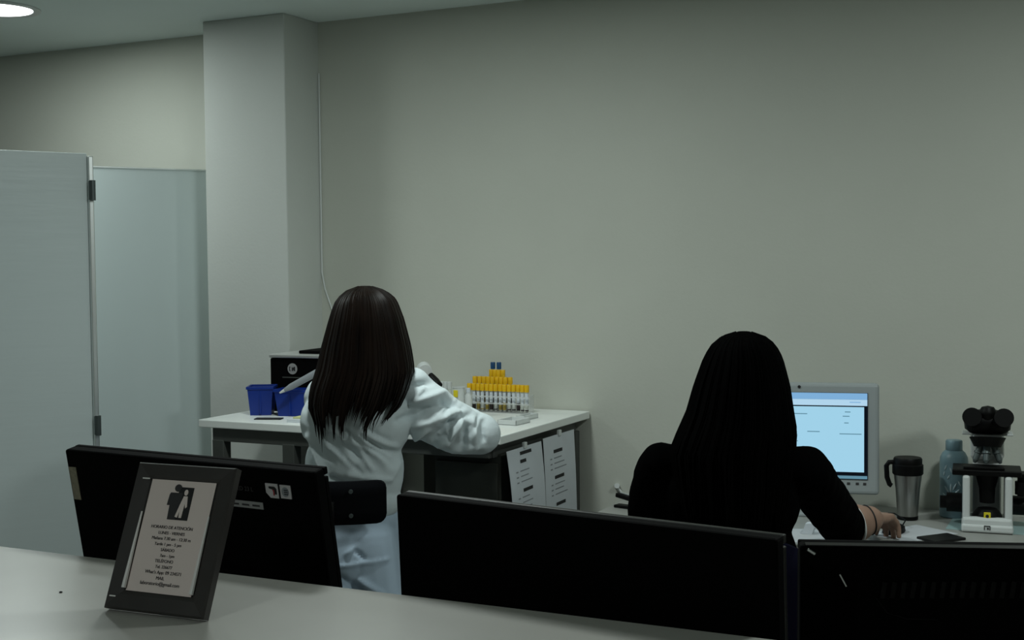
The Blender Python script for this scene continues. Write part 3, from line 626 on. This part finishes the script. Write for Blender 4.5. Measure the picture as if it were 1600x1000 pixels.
def blob(name, prims, m, parent, voxel=0.008, smooth=4, disp=None):
    bm = bmesh.new()
    for p in prims:
        if p[0] == 'ell': ell(bm, *p[1:])
        elif p[0] == 'chain': chain(bm, p[1])
        else: cap(bm, *p[1:])
    me = bpy.data.meshes.new(name); bm.to_mesh(me); bm.free()
    o = bpy.data.objects.new(name, me); C.objects.link(o)
    md = o.modifiers.new('r', 'REMESH'); md.mode = 'VOXEL'; md.voxel_size = voxel
    ms_ = o.modifiers.new('s', 'SMOOTH'); ms_.factor = 0.5; ms_.iterations = smooth
    dg = bpy.context.evaluated_depsgraph_get(); me2 = bpy.data.meshes.new_from_object(o.evaluated_get(dg))
    bpy.data.objects.remove(o); bpy.data.meshes.remove(me)
    me2.name = name; me2.materials.clear(); me2.materials.append(m)
    if disp:
        ns = [v.normal.copy() for v in me2.vertices]
        for v, n in zip(me2.vertices, ns): v.co = v.co + n*disp(v.co, n)
    for p in me2.polygons: p.use_smooth = True
    o = bpy.data.objects.new(name, me2); C.objects.link(o); o.parent = parent
    return o
def hand(prims, wrist, fwd, up, thumb_side, curl, r=1.0):
    fwd = Vector(fwd).normalized(); up = (Vector(up)-fwd*Vector(up).dot(fwd)).normalized(); side = fwd.cross(up).normalized()
    if side.dot(Vector(thumb_side)) < 0: side = -side      # side points to the thumb
    w0 = Vector(wrist); P0 = prims; prims = []
    offs = [0.028, 0.0095, -0.0095, -0.027]; lens = [(0.040, 0.024, 0.018), (0.045, 0.028, 0.019), (0.041, 0.026, 0.019), (0.032, 0.020, 0.017)]
    for k in range(4):
        kn = w0 + fwd*(0.088-0.004*abs(k-1)) + side*offs[k]
        prims.append(('cap', w0+side*offs[k]*0.55+fwd*0.012, kn, 0.0135, 0.0105))
        p = kn; a = 0.0
        for j, L in enumerate(lens[k]):
            a += curl[j]*(1+0.06*k)
            d = fwd*math.cos(a) - up*math.sin(a) + side*(0.10*(1.2-k*0.8))
            q = p + d.normalized()*L; prims.append(('cap', p, q, 0.0095-0.0008*j, 0.0088-0.0008*j)); p = q
    prims.append(('ell', w0+fwd*0.052-up*0.004, (0.036, 0.036, 0.013), Matrix((side, fwd, up)).transposed()))
    t0 = w0+fwd*0.022+side*0.026-up*0.006; t1 = t0+fwd*0.034+side*0.030-up*0.010; t2 = t1+fwd*0.030+side*0.008-up*0.012; t3 = t2+fwd*0.022-side*0.004-up*0.008
    prims.append(('chain', [(t0, 0.0155), (t1, 0.0115), (t2, 0.0100), (t3, 0.0085)]))
    for p in prims:      # scale the whole hand about the wrist
        sc_ = lambda v: w0+(Vector(v)-w0)*r
        if p[0] == 'cap': P0.append(('cap', sc_(p[1]), sc_(p[2]), p[3]*r*1.06, p[4]*r*1.06))
        elif p[0] == 'ell': P0.append(('ell', sc_(p[1]), tuple(q*r for q in p[2]), p[3]))
        else: P0.append(('chain', [(sc_(q), rr*r*1.06) for q, rr in p[1]]))
def head_prims(hc, neck):    # hc: centre of the head, facing +y
    x, y, z = hc
    P = [('ell', (x, y-0.012, z+0.015), (0.074, 0.092, 0.098)), ('ell', (x, y+0.022, z-0.045), (0.058, 0.068, 0.075)),
         ('ell', (x, y+0.055, z-0.092), (0.030, 0.030, 0.022)), ('cap', (x, y+0.088, z+0.002), (x, y+0.102, z-0.032), 0.008, 0.014),
         ('ell', (x, y+0.082, z-0.062), (0.024, 0.010, 0.008)), ('ell', (x, y+0.080, z-0.072), (0.020, 0.010, 0.007)),
         ('cap', (x-0.05, y+0.066, z+0.022), (x+0.05, y+0.066, z+0.022), 0.012, 0.012)]
    for s in (-1, 1): P += [('ell', (x+s*0.075, y-0.005, z-0.015), (0.010, 0.022, 0.034)), ('ell', (x+s*0.034, y+0.060, z-0.035), (0.022, 0.020, 0.020))]
    P.append(('cap', (x, y-0.015, z-0.05), neck, 0.056, 0.058))
    return P
def eyes(hc, parent):
    for s in (-1, 1):
        o = MB().lathe([(0.0008, -0.011), (0.006, -0.009), (0.0105, -0.003), (0.0105, 0.003), (0.006, 0.009), (0.0008, 0.011)], (hc[0]+s*0.031, hc[1]+0.0705, hc[2]+0.002), 18).build('eye', M['eyewhite'], parent, True)
        MB().cyl((hc[0]+s*0.031, hc[1]+0.0795, hc[2]+0.002), (hc[0]+s*0.031, hc[1]+0.0818, hc[2]+0.002), 0.005, n=16).build('iris', M['ink'], o)
def interp(tab, z):
    if z >= tab[0][0]: return tab[0][1:]
    for a, b in zip(tab[:-1], tab[1:]):
        if b[0] <= z <= a[0]:
            t = (a[0]-z)/(a[0]-b[0]); return tuple(p+(q-p)*t for p, q in zip(a[1:], b[1:]))
    return tab[-1][1:]
def hair(name, tab, m, parent, endz, gap, N=170, wob=0.004, drift=0.0, seed=1, lock=0.0085, basedrop=0.06):
    # tab rows: z, x left, x right, y back, y front ; gap: half opening angle at the face
    rnd = random.Random(seed); b = MB(); z0 = tab[0][0]
    def pt(th, z, off=0.0):
        xl, xr, yb, yf = interp(tab, z); cx, rx = (xl+xr)/2, (xr-xl)/2+off; cy, ry = (yb+yf)/2, (yf-yb)/2+off
        return Vector((cx+rx*math.sin(th), cy-ry*math.cos(th), z))        # th = 0 is the back of the head
    amax = PI-gap
    # base volume
    K, J = 72, 30; vs = []; fs = []
    for layer in (0, 1):
        for j in range(J+1):
            for i in range(K+1):
                th = -amax+2*amax*i/K; ze = endz(th)+basedrop; t = j/J; tt = t*t*0.35+t*0.65
                z = z0-(z0-ze)*tt; zz = z0-0.0005 if j == 0 else z
                p = pt(th if z < z0-0.085 else th*PI/amax if z > z0-0.03 else th*(1+(PI/amax-1)*((z-(z0-0.085))/0.055)), zz, -0.012*layer + wob*0.6*math.sin(th*31+3*math.sin(th*7)))
                vs.append(p)
    s = (K+1)*(J+1)
    for layer in (0, 1):
        for j in range(J):
            for i in range(K):
                q = (layer*s+j*(K+1)+i, layer*s+j*(K+1)+i+1, layer*s+(j+1)*(K+1)+i+1, layer*s+(j+1)*(K+1)+i); fs.append(q)
    for j in (0, J):
        for i in range(K): fs.append((j*(K+1)+i, j*(K+1)+i+1, s+j*(K+1)+i+1, s+j*(K+1)+i))
    for i in (0, K):
        for j in range(J): fs.append((j*(K+1)+i, (j+1)*(K+1)+i, s+(j+1)*(K+1)+i, s+j*(K+1)+i))
    b.add(vs, fs)
    for k in range(N):
        th = -amax+2*amax*(k+rnd.uniform(0.1, .9))/N; ze = endz(th)+rnd.uniform(-0.028, 0.045); off = rnd.uniform(-0.004, wob); dr = rnd.gauss(0, 0.06)+drift*th
        n = 16; pts = []; tp = []; wd = lock*rnd.uniform(0.6, 1.2)
        for i in range(n+1):
            t = i/n; z = z0-0.002-(z0-0.002-ze)*(t*t*0.4+t*0.6)
            p = pt(th+dr*t*t, z, off*min(1, t*4)+0.001); pts.append(p)
            tp.append(wd*(0.12+min(1, t*5)*0.88)*(1-max(0, (t-0.72)/0.28)**1.4*0.94))
        b.tube(pts, lock, 5, tp)
    return b.build(name, m, parent, True)
def fold_disp(folds, nz=0.0, nscale=7.0):
    # folds: ((x0,z0),(x1,z1), amplitude, width) in the sitter's own back plane
    def f(co, n):
        s = 0.0; wgt = max(0.0, min(1.0, (-n.y+0.35)*1.2))
        if wgt > 0:
            for (a, b_, amp, wd) in folds:
                dx, dz = b_[0]-a[0], b_[1]-a[1]; L2 = dx*dx+dz*dz
                t = ((co.x-a[0])*dx+(co.z-a[1])*dz)/L2; tc = max(0, min(1, t))
                ex, ez = co.x-a[0]-dx*tc, co.z-a[1]-dz*tc
                s += amp*math.exp(-(ex*ex+ez*ez)/(wd*wd))*math.sin(PI*min(1, max(0.12, tc*0.9+0.1)))**0.5
        s *= wgt
        if nz: s += nz*noise.noise(co*nscale)
        return s
    return f

# ---- woman in the white coat ------------------------------------------------
OL = Vector((-2.075, 3.285, 0)); YL = R(25)
wl = thing('person', 'person with long brown hair in a white lab coat, seated at the bench', 'person', OL, YL)
KL = 520.0
def L(px, py, y=0.0): return ((px-588)/KL, y, 1.55-(py-413)/KL)
hcL = (0.0, 0.02, 1.365)
shR, elR, wrR = (0.13, 0.03, 1.175), (0.325, 0.10, 1.035), (0.16, 0.40, 1.055)
shL, elL, wrL = (-0.135, 0.03, 1.150), (-0.120, 0.24, 1.02), (-0.05, 0.44, 1.055)
B = head_prims(hcL, (-0.01, -0.01, 1.20))
B += [('ell', (-0.03, 0.0, 1.06), (0.145, 0.095, 0.16)), ('ell', (-0.045, 0.0, 0.88), (0.125, 0.09, 0.16)), ('ell', (-0.075, 0.0, 0.735), (0.155, 0.115, 0.11)),
      ('cap', shL, shR, 0.044, 0.044)]
for s, e, wv, ts in ((shR, elR, wrR, (-1, 0.3, 0)), (shL, elL, wrL, (1, 0.3, 0))):
    B.append(('chain', [(s, 0.042), (e, 0.036), (wv, 0.026)]))
    hand(B, wv, Vector(wv)-Vector(e)+Vector((0, 0, -0.02)), (0, 0, 1), ts, (0.35, 0.5, 0.4))
for s in (-1, 1):
    hp = (-0.075+s*0.085, 0.02, 0.735); kn = (-0.075+s*0.10, 0.40, 0.70); an_ = (-0.075+s*0.09, 0.36, 0.30)
    B.append(('chain', [(hp, 0.080), (kn, 0.056), (an_, 0.036)])); B.append(('chain', [(an_, 0.036), ((an_[0], 0.38, 0.265), 0.034), ((an_[0]+s*0.01, 0.50, 0.245), 0.026)]))
blob('body', B, M['skinlight'], wl, 0.0065, 3)
eyes(hcL, wl)
Lf = [(-0.19, 0.99, 0.04, 0.80, .010), ]
folds = []
def fo(p, q, amp, wd):
    a, b_ = L(*p), L(*q); folds.append(((a[0], a[2]), (b_[0], b_[2]), amp*1.25, wd*0.9))
for p, q, amp, wd in [((500, 680), (530, 745), .016, .012), ((492, 690), (515, 735), -.012, .012), ((530, 690), (575, 722), .010, .012), ((540, 675), (585, 712), -.010, .010), ((580, 665), (640, 700), .010, .012), ((575, 655), (630, 690), -.009, .010),
                      ((590, 690), (628, 735), .007, .012), ((515, 745), (548, 760), .010, .010), ((540, 740), (570, 757), -.010, .009), ((565, 735), (630, 748), .008, .010), ((520, 735), (610, 760), -.007, .010), ((512, 760), (530, 742), .009, .008), ((625, 745), (640, 720), .007, .012), ((485, 620), (492, 690), .008, .015),
                      ((560, 855), (573, 845), .008, .006), ((580, 895), (620, 920), .012, .008), ((545, 885), (600, 925), -.010, .010), ((572, 848), (590, 865), -.008, .006), ((520, 876), (625, 866), .006, .006),
                      ((640, 655), (725, 628), -.015, .014), ((650, 632), (720, 612), .012, .013), ((660, 668), (735, 645), .012, .012), ((690, 690), (735, 650), -.016, .013), ((655, 690), (700, 660), .012, .012), ((712, 700), (738, 655), .016, .010), ((735, 705), (745, 665), -.016, .012), ((755, 700), (752, 655), .014, .011),
                      ((645, 605), (700, 598), -.010, .012), ((770, 700), (768, 660), -.012, .010), ((735, 640), (700, 625), -.010, .010), ((698, 700), (715, 690), .012, .012), ((720, 712), (775, 700), .010, .012)]:
    fo(p, q, amp, wd)
rf = random.Random(11)
for k in range(16):
    x0 = rf.uniform(495, 600); y0 = rf.uniform(655, 725); L_ = rf.uniform(35, 65); an0 = R(rf.uniform(35, 52))
    fo((x0, y0), (x0+L_*math.cos(an0), y0+L_*math.sin(an0)), rf.choice((-1, 1, -1))*rf.uniform(.004, .0075), rf.uniform(.006, .009))
for k in range(12):
    x0 = rf.uniform(655, 765); y0 = rf.uniform(615, 690)+(x0-655)*0.22; L_ = rf.uniform(25, 50); an0 = R(rf.uniform(-60, -20) if x0 < 710 else rf.uniform(-110, -60))
    fo((x0, y0), (x0+L_*math.cos(an0), y0+L_*math.sin(an0)), rf.choice((-1, 1))*rf.uniform(.004, .008), rf.uniform(.006, .009))
CT = [('ell', (-0.035, 0.0, 1.075), (0.165, 0.120, 0.150)), ('ell', (-0.045, 0.0, 0.93), (0.152, 0.115, 0.18)), ('ell', (-0.060, 0.0, 0.835), (0.160, 0.128, 0.085)),
      ('chain', [((-0.02, -0.01, 1.19), 0.062), ((-0.01, -0.012, 1.225), 0.058)]),
      ('chain', [(shL, 0.058), (shR, 0.060)]),
      ('chain', [(shR, 0.058), ((0.175, 0.035, 1.125), 0.066), ((0.225, 0.05, 1.083), 0.068), ((0.29, 0.08, 1.030), 0.070), ((0.332, 0.10, 1.022), 0.066), ((0.27, 0.23, 1.045), 0.056), ((0.19, 0.355, 1.06), 0.046)]),
      ('chain', [((0.15, 0.04, 1.095), 0.070), ((0.25, 0.07, 1.030), 0.062)]),
      ('chain', [(shL, 0.062), ((-0.132, 0.13, 1.07), 0.058), (elL, 0.056), ((-0.10, 0.39, 1.055), 0.044)])]
SK = [('ell', (-0.064, 0.0, 0.775), (0.152, 0.120, 0.07)), ('ell', (-0.070, -0.005, 0.66), (0.170, 0.140, 0.16)),
      ('chain', [((-0.155, -0.045, 0.72), 0.085), ((-0.165, -0.06, 0.48), 0.100)]), ('chain', [((0.0, -0.045, 0.72), 0.085), ((0.020, -0.06, 0.48), 0.100)]), ('chain', [((-0.08, -0.05, 0.72), 0.085), ((-0.08, -0.065, 0.48), 0.100)]),
      ('chain', [((-0.16, 0.05, 0.74), 0.10), ((-0.17, 0.30, 0.71), 0.085)]), ('chain', [((0.015, 0.05, 0.735), 0.105), ((0.02, 0.30, 0.71), 0.09)])]
blob('tunic_skirt', SK, M['tunic'], wl, 0.0065, 3, fold_disp(folds, 0.004, 7))
coat = blob('lab_coat', CT, M['coat'], wl, 0.0055, 3, fold_disp(folds, 0.004, 9))
TR = []
for s in (-1, 1):
    TR.append(('chain', [((-0.075+s*0.085, 0.10, 0.735), 0.088), ((-0.075+s*0.10, 0.40, 0.70), 0.066), ((-0.075+s*0.09, 0.36, 0.32), 0.052)]))
blob('trousers', TR, M['trousers'], wl, 0.01, 3)
for s in (-1, 1):
    blob('shoe', [('chain', [((-0.075+s*0.09, 0.35, 0.262), 0.044), ((-0.075+s*0.10, 0.50, 0.238), 0.036)])], M['shoe'], wl, 0.01, 2)
tabL = [(1.486, -0.012, 0.004, -0.004, 0.02), (1.484, -0.026, 0.016, -0.022, 0.04), (1.479, -0.042, 0.032, -0.042, 0.06), (1.470, -0.057, 0.049, -0.066, 0.082), (1.458, -0.070, 0.064, -0.084, 0.097), (1.44, -0.082, 0.080, -0.098, 0.108), (1.383, -0.100, 0.102, -0.118, 0.112), (1.306, -0.122, 0.122, -0.128, 0.11),
        (1.229, -0.140, 0.136, -0.140, 0.095), (1.18, -0.158, 0.124, -0.150, 0.08), (1.13, -0.166, 0.105, -0.156, 0.06), (1.085, -0.150, 0.065, -0.160, 0.05), (1.04, -0.145, 0.06, -0.160, 0.05)]
def endL(th):
    d = math.degrees(th)
    return 1.072+0.022*math.sin(th*9)+0.012*math.sin(th*23) + (0.05 if d > 40 else 0) + max(0, abs(d)-75)*0.0012 + 0.02*math.sin(th*3+1)
hair('hair', tabL, M['brownhair'], wl, endL, R(62), 210, 0.005, 0.03, 3, 0.0075, 0.05)

# stool of the woman in white
cl = thing('lab_chair', 'black lab chair with a low padded backrest under the woman in the white coat', 'chair', OL+Matrix.Rotation(YL, 3, 'Z') @ Vector((-0.085, 0.02, 0)), YL)
MB().lathe([(0.001, 0.53), (0.19, 0.53), (0.205, 0.545), (0.205, 0.575), (0.19, 0.59), (0.001, 0.592)], (0, 0, 0), 40).build('seat', M['fabricblack'], cl, True)
def curved_pad(W, H, T, bend, c, m, nm, par, round_=0.03):
    bm = bmesh.new(); bmesh.ops.create_grid(bm, x_segments=24, y_segments=10, size=0.5)
    vs = []; n = 24; k = 10; mb = MB(); pts = []
    for lay in (0, 1):
        for j in range(k+1):
            for i in range(n+1):
                u = i/n*2-1; v = j/k*2-1
                sx = W/2*u; sz = H/2*v
                if abs(sx) > W/2-round_ and abs(sz) > H/2-round_:
                    ex, ez = abs(sx)-(W/2-round_), abs(sz)-(H/2-round_); L_ = max(ex, ez)/max(1e-6, math.hypot(ex, ez))
                    sx = math.copysign(W/2-round_+ex*L_, sx); sz = math.copysign(H/2-round_+ez*L_, sz)
                e = min(1, max(0.15, min((1-abs(u))*W/2, (1-abs(v))*H/2)/0.02))
                pts.append((c[0]+sx, c[1]+bend*(u*u)+(-T/2 if lay == 0 else T/2)*e**0.5, c[2]+sz))
    bm.free(); s = (n+1)*(k+1); fs = []
    for lay in (0, 1):
        for j in range(k):
            for i in range(n): fs.append((lay*s+j*(n+1)+i, lay*s+j*(n+1)+i+1, lay*s+(j+1)*(n+1)+i+1, lay*s+(j+1)*(n+1)+i))
    for j in (0, k):
        for i in range(n): fs.append((j*(n+1)+i, j*(n+1)+i+1, s+j*(n+1)+i+1, s+j*(n+1)+i))
    for i in (0, n):
        for j in range(k): fs.append((j*(n+1)+i, (j+1)*(n+1)+i, s+(j+1)*(n+1)+i, s+j*(n+1)+i))
    return mb.add(pts, fs).build(nm, m, par, True)
curved_pad(0.32, 0.125, 0.04, 0.035, (-0.005, -0.215, 0.862), M['fabricblack'], 'backrest', cl, 0.025)
MB().tube([(0, -0.10, 0.525), (0, -0.24, 0.525), (0, -0.262, 0.56), (0, -0.255, 0.80), (0, -0.238, 0.87)], 0.012, 10).build('back_bar', M['blackgloss'], cl, True)
for x in (-0.06, 0.06): MB().cyl((x, -0.237, 0.90), (x, -0.243, 0.90), 0.006, n=14).cyl((x, -0.237, 0.83), (x, -0.243, 0.83), 0.006, n=14).build('screw', M['darkmetal'], cl)
MB().cyl((0, 0, 0.10), (0, 0, 0.53), 0.025, n=20).build('column', M['alu'], cl)
a = MB(); n = 40; a.tube([(0.17*math.cos(2*PI*i/n), 0.17*math.sin(2*PI*i/n), 0.205) for i in range(n+1)], 0.010, 10)
for i in range(3): a.tube([(0, 0, 0.205), (0.17*math.cos(2*PI*i/3), 0.17*math.sin(2*PI*i/3), 0.205)], 0.008, 8)
a.build('foot_ring', M['alu'], cl, True)
for i in range(5):
    an_ = 2*PI*i/5+0.3; MB().tube([(0, 0, 0.11), (0.25*math.cos(an_), 0.25*math.sin(an_), 0.075)], 0.018, 10, [0.026, 0.016]).build('leg', M['blackgloss'], cl, True)
    MB().cyl((0.25*math.cos(an_)-0.012*math.sin(an_), 0.25*math.sin(an_)+0.012*math.cos(an_), 0.032), (0.25*math.cos(an_)+0.012*math.sin(an_), 0.25*math.sin(an_)-0.012*math.cos(an_), 0.032), 0.032, n=18).build('castor', M['rubber'], cl)

# ---- woman in black ----------------------------------------------------------
ORr = Vector((-0.885, 3.20, 0)); YR = R(13)
wr = thing('person', 'person with long black hair in a black shirt, seated at the computer', 'person', ORr, YR)
inv = Matrix.Rotation(-YR, 3, 'Z')
def loc(wp): return inv @ (Vector(wp)-ORr)
def r_at(px, py, z): return loc(on_z(px, py, z))
hcR = (0.0, 0.03, 1.245)
shR = Vector((0.145, 0.0, 1.015)); shL = Vector((-0.215, 0.0, 1.015))
elR = Vector(r_at(1318, 822, 0.775)); wrR = Vector(r_at(1358, 812, 0.788))
elL = Vector((-0.275, 0.14, 0.83)); wrL = Vector((-0.20, 0.50, 0.745))
hd = Vector(r_at(1398, 797, 0.788))
B = head_prims(hcR, (-0.02, -0.01, 1.07))
B += [('ell', (-0.035, -0.01, 0.92), (0.155, 0.10, 0.16)), ('ell', (-0.035, -0.01, 0.75), (0.135, 0.095, 0.15)), ('ell', (-0.035, -0.01, 0.60), (0.165, 0.12, 0.11)), ('cap', shL, shR, 0.054, 0.054)]
B.append(('chain', [(shR, 0.052), (elR, 0.042), (elR.lerp(wrR, .5), 0.055), (wrR, 0.041)])); B.append(('chain', [(shL, 0.052), (elL, 0.042), (wrL, 0.027)]))
fw = (hd-wrR); fw.z = -0.006
hand(B, wrR, fw, (0, 0, 1), (-1, 0.4, 0), (0.55, 0.5, 0.35), 1.12); hand(B, wrL, (0.15, 1, -0.02), (0, 0, 1), (1, 0, 0), (0.25, 0.4, 0.3))
for s in (-1, 1):
    hp = (-0.035+s*0.09, 0.02, 0.58); kn = (-0.035+s*0.10, 0.44, 0.54); an_ = (-0.035+s*0.10, 0.42, 0.10)
    B.append(('chain', [(hp, 0.082), (kn, 0.058), (an_, 0.038)])); B.append(('chain', [(an_, 0.038), ((an_[0], 0.44, 0.045), 0.034), ((an_[0], 0.57, 0.032), 0.026)]))
blob('body', B, M['skin'], wr, 0.0058, 3)
eyes(hcR, wr)
sl = elR.lerp(wrR, 0.10)
ST = [('ell', (-0.035, -0.01, 0.945), (0.180, 0.118, 0.150)), ('ell', (-0.035, -0.01, 0.78), (0.165, 0.115, 0.18)), ('ell', (-0.035, -0.01, 0.62), (0.178, 0.13, 0.10)),
      ('chain', [((-0.02, -0.01, 1.045), 0.066), ((-0.02, -0.012, 1.065), 0.06)]), ('chain', [(shL, 0.062), (shR, 0.062)]),
      ('chain', [(shR, 0.066), (shR.lerp(elR, .55), 0.068), (elR, 0.066), (sl, 0.062)]), ('chain', [(shL, 0.066), (shL.lerp(elL, .6), 0.066), (elL, 0.055), (elL.lerp(wrL, .1), 0.05)])]
shirt = blob('shirt', ST, M['shirt'], wr, 0.008, 3, lambda co, n: 0.006*noise.noise(co*11)+0.003*noise.noise(co*25))
# pale trim on the sleeve end
ax = (wrR-elR).normalized(); s0 = sl+ax*0.030
xx = ax.orthogonal().normalized(); y2 = ax.cross(xx); n = 40
MB().tube([s0+(xx*math.cos(2*PI*i/n)+y2*math.sin(2*PI*i/n))*0.055 for i in range(n+1)], 0.0035, 8).build('sleeve_trim', M['whiteplastic'], shirt, True)
bc = wrR - ax*0.004
MB().tube([bc+(xx*math.cos(2*PI*i/n)+y2*math.sin(2*PI*i/n))*0.0435 for i in range(n+1)], 0.0022, 8).build('bracelet', M['ink'], wr, True)
TR = []
for s in (-1, 1):
    TR.append(('chain', [((-0.035+s*0.09, 0.02, 0.58), 0.094), ((-0.035+s*0.10, 0.44, 0.54), 0.070), ((-0.035+s*0.10, 0.42, 0.14), 0.055)]))
blob('trousers', TR, M['jeans'], wr, 0.01, 3)
for s in (-1, 1):
    blob('shoe', [('chain', [((-0.035+s*0.10, 0.41, 0.045), 0.043), ((-0.035+s*0.10, 0.57, 0.038), 0.036)])], M['rubber'], wr, 0.01, 2)
tabR = [(1.370, -0.012, 0.004, -0.004, 0.02), (1.368, -0.026, 0.016, -0.022, 0.04), (1.363, -0.042, 0.032, -0.044, 0.065), (1.353, -0.060, 0.049, -0.070, 0.088), (1.335, -0.078, 0.066, -0.090, 0.105), (1.296, -0.096, 0.084, -0.105, 0.115), (1.229, -0.120, 0.102, -0.120, 0.115), (1.163, -0.138, 0.112, -0.130, 0.10),
        (1.113, -0.160, 0.122, -0.140, 0.09), (1.063, -0.180, 0.118, -0.150, 0.07), (0.95, -0.165, 0.105, -0.155, 0.05), (0.82, -0.145, 0.085, -0.155, 0.04)]
hair('hair', tabR, M['blackhair'], wr, lambda th: 0.87+0.02*math.sin(th*9)+max(0, abs(math.degrees(th))-70)*0.0035, R(62), 190, 0.004, 0.02, 5, 0.008, 0.03)
# her mouse and its cable
mp_ = hd + Vector((0.0, 0.035, 0)); mwp = ORr + Matrix.Rotation(YR, 3, 'Z') @ mp_
mo = thing('computer_mouse', 'black computer mouse under the hand of the black haired woman', 'mouse', (mwp.x, mwp.y, DZ+0.0012), R(-20))
MB().lathe([(0.026, 0), (0.029, 0.004), (0.027, 0.018), (0.016, 0.026), (0.001, 0.027)], n=32, sx=1, sy=1.7).build('mouse_body', M['rubber'], mo, True)
MB().tube([(0, 0.047, 0.010), (-0.01, 0.09, 0.024), (-0.06, 0.11, 0.036), (-0.13, 0.09, 0.030), (-0.17, 0.08, 0.006)], 0.0022, 8).build('mouse_cable', M['rubber'], mo, True)

cr_ = thing('office_chair', 'dark navy office chair behind the black monitors, under the woman in black', 'chair', ORr+Matrix.Rotation(YR, 3, 'Z') @ Vector((-0.035, 0.03, 0)), YR)
MB().box((0, 0, 0.455), (0.46, 0.44, 0.07), 0.03, 4).build('seat', M['navy'], cr_, True)
curved_pad(0.40, 0.36, 0.05, 0.05, (0.0, -0.235, 0.69), M['navy'], 'backrest', cr_, 0.09)
MB().tube([(0, -0.12, 0.41), (0, -0.27, 0.42), (0, -0.29, 0.48), (0, -0.265, 0.70)], 0.016, 10).build('back_bar', M['blackgloss'], cr_, True)
MB().cyl((0, 0, 0.10), (0, 0, 0.42), 0.028, n=20).build('column', M['blackgloss'], cr_)
for i in range(5):
    an_ = 2*PI*i/5+0.3; MB().tube([(0, 0, 0.11), (0.28*math.cos(an_), 0.28*math.sin(an_), 0.075)], 0.018, 10, [0.026, 0.016]).build('leg', M['blackgloss'], cr_, True)
    MB().cyl((0.28*math.cos(an_)-0.012*math.sin(an_), 0.28*math.sin(an_)+0.012*math.cos(an_), 0.03), (0.28*math.cos(an_)+0.012*math.sin(an_), 0.28*math.sin(an_)-0.012*math.cos(an_), 0.03), 0.03, n=18).build('castor', M['rubber'], cr_)
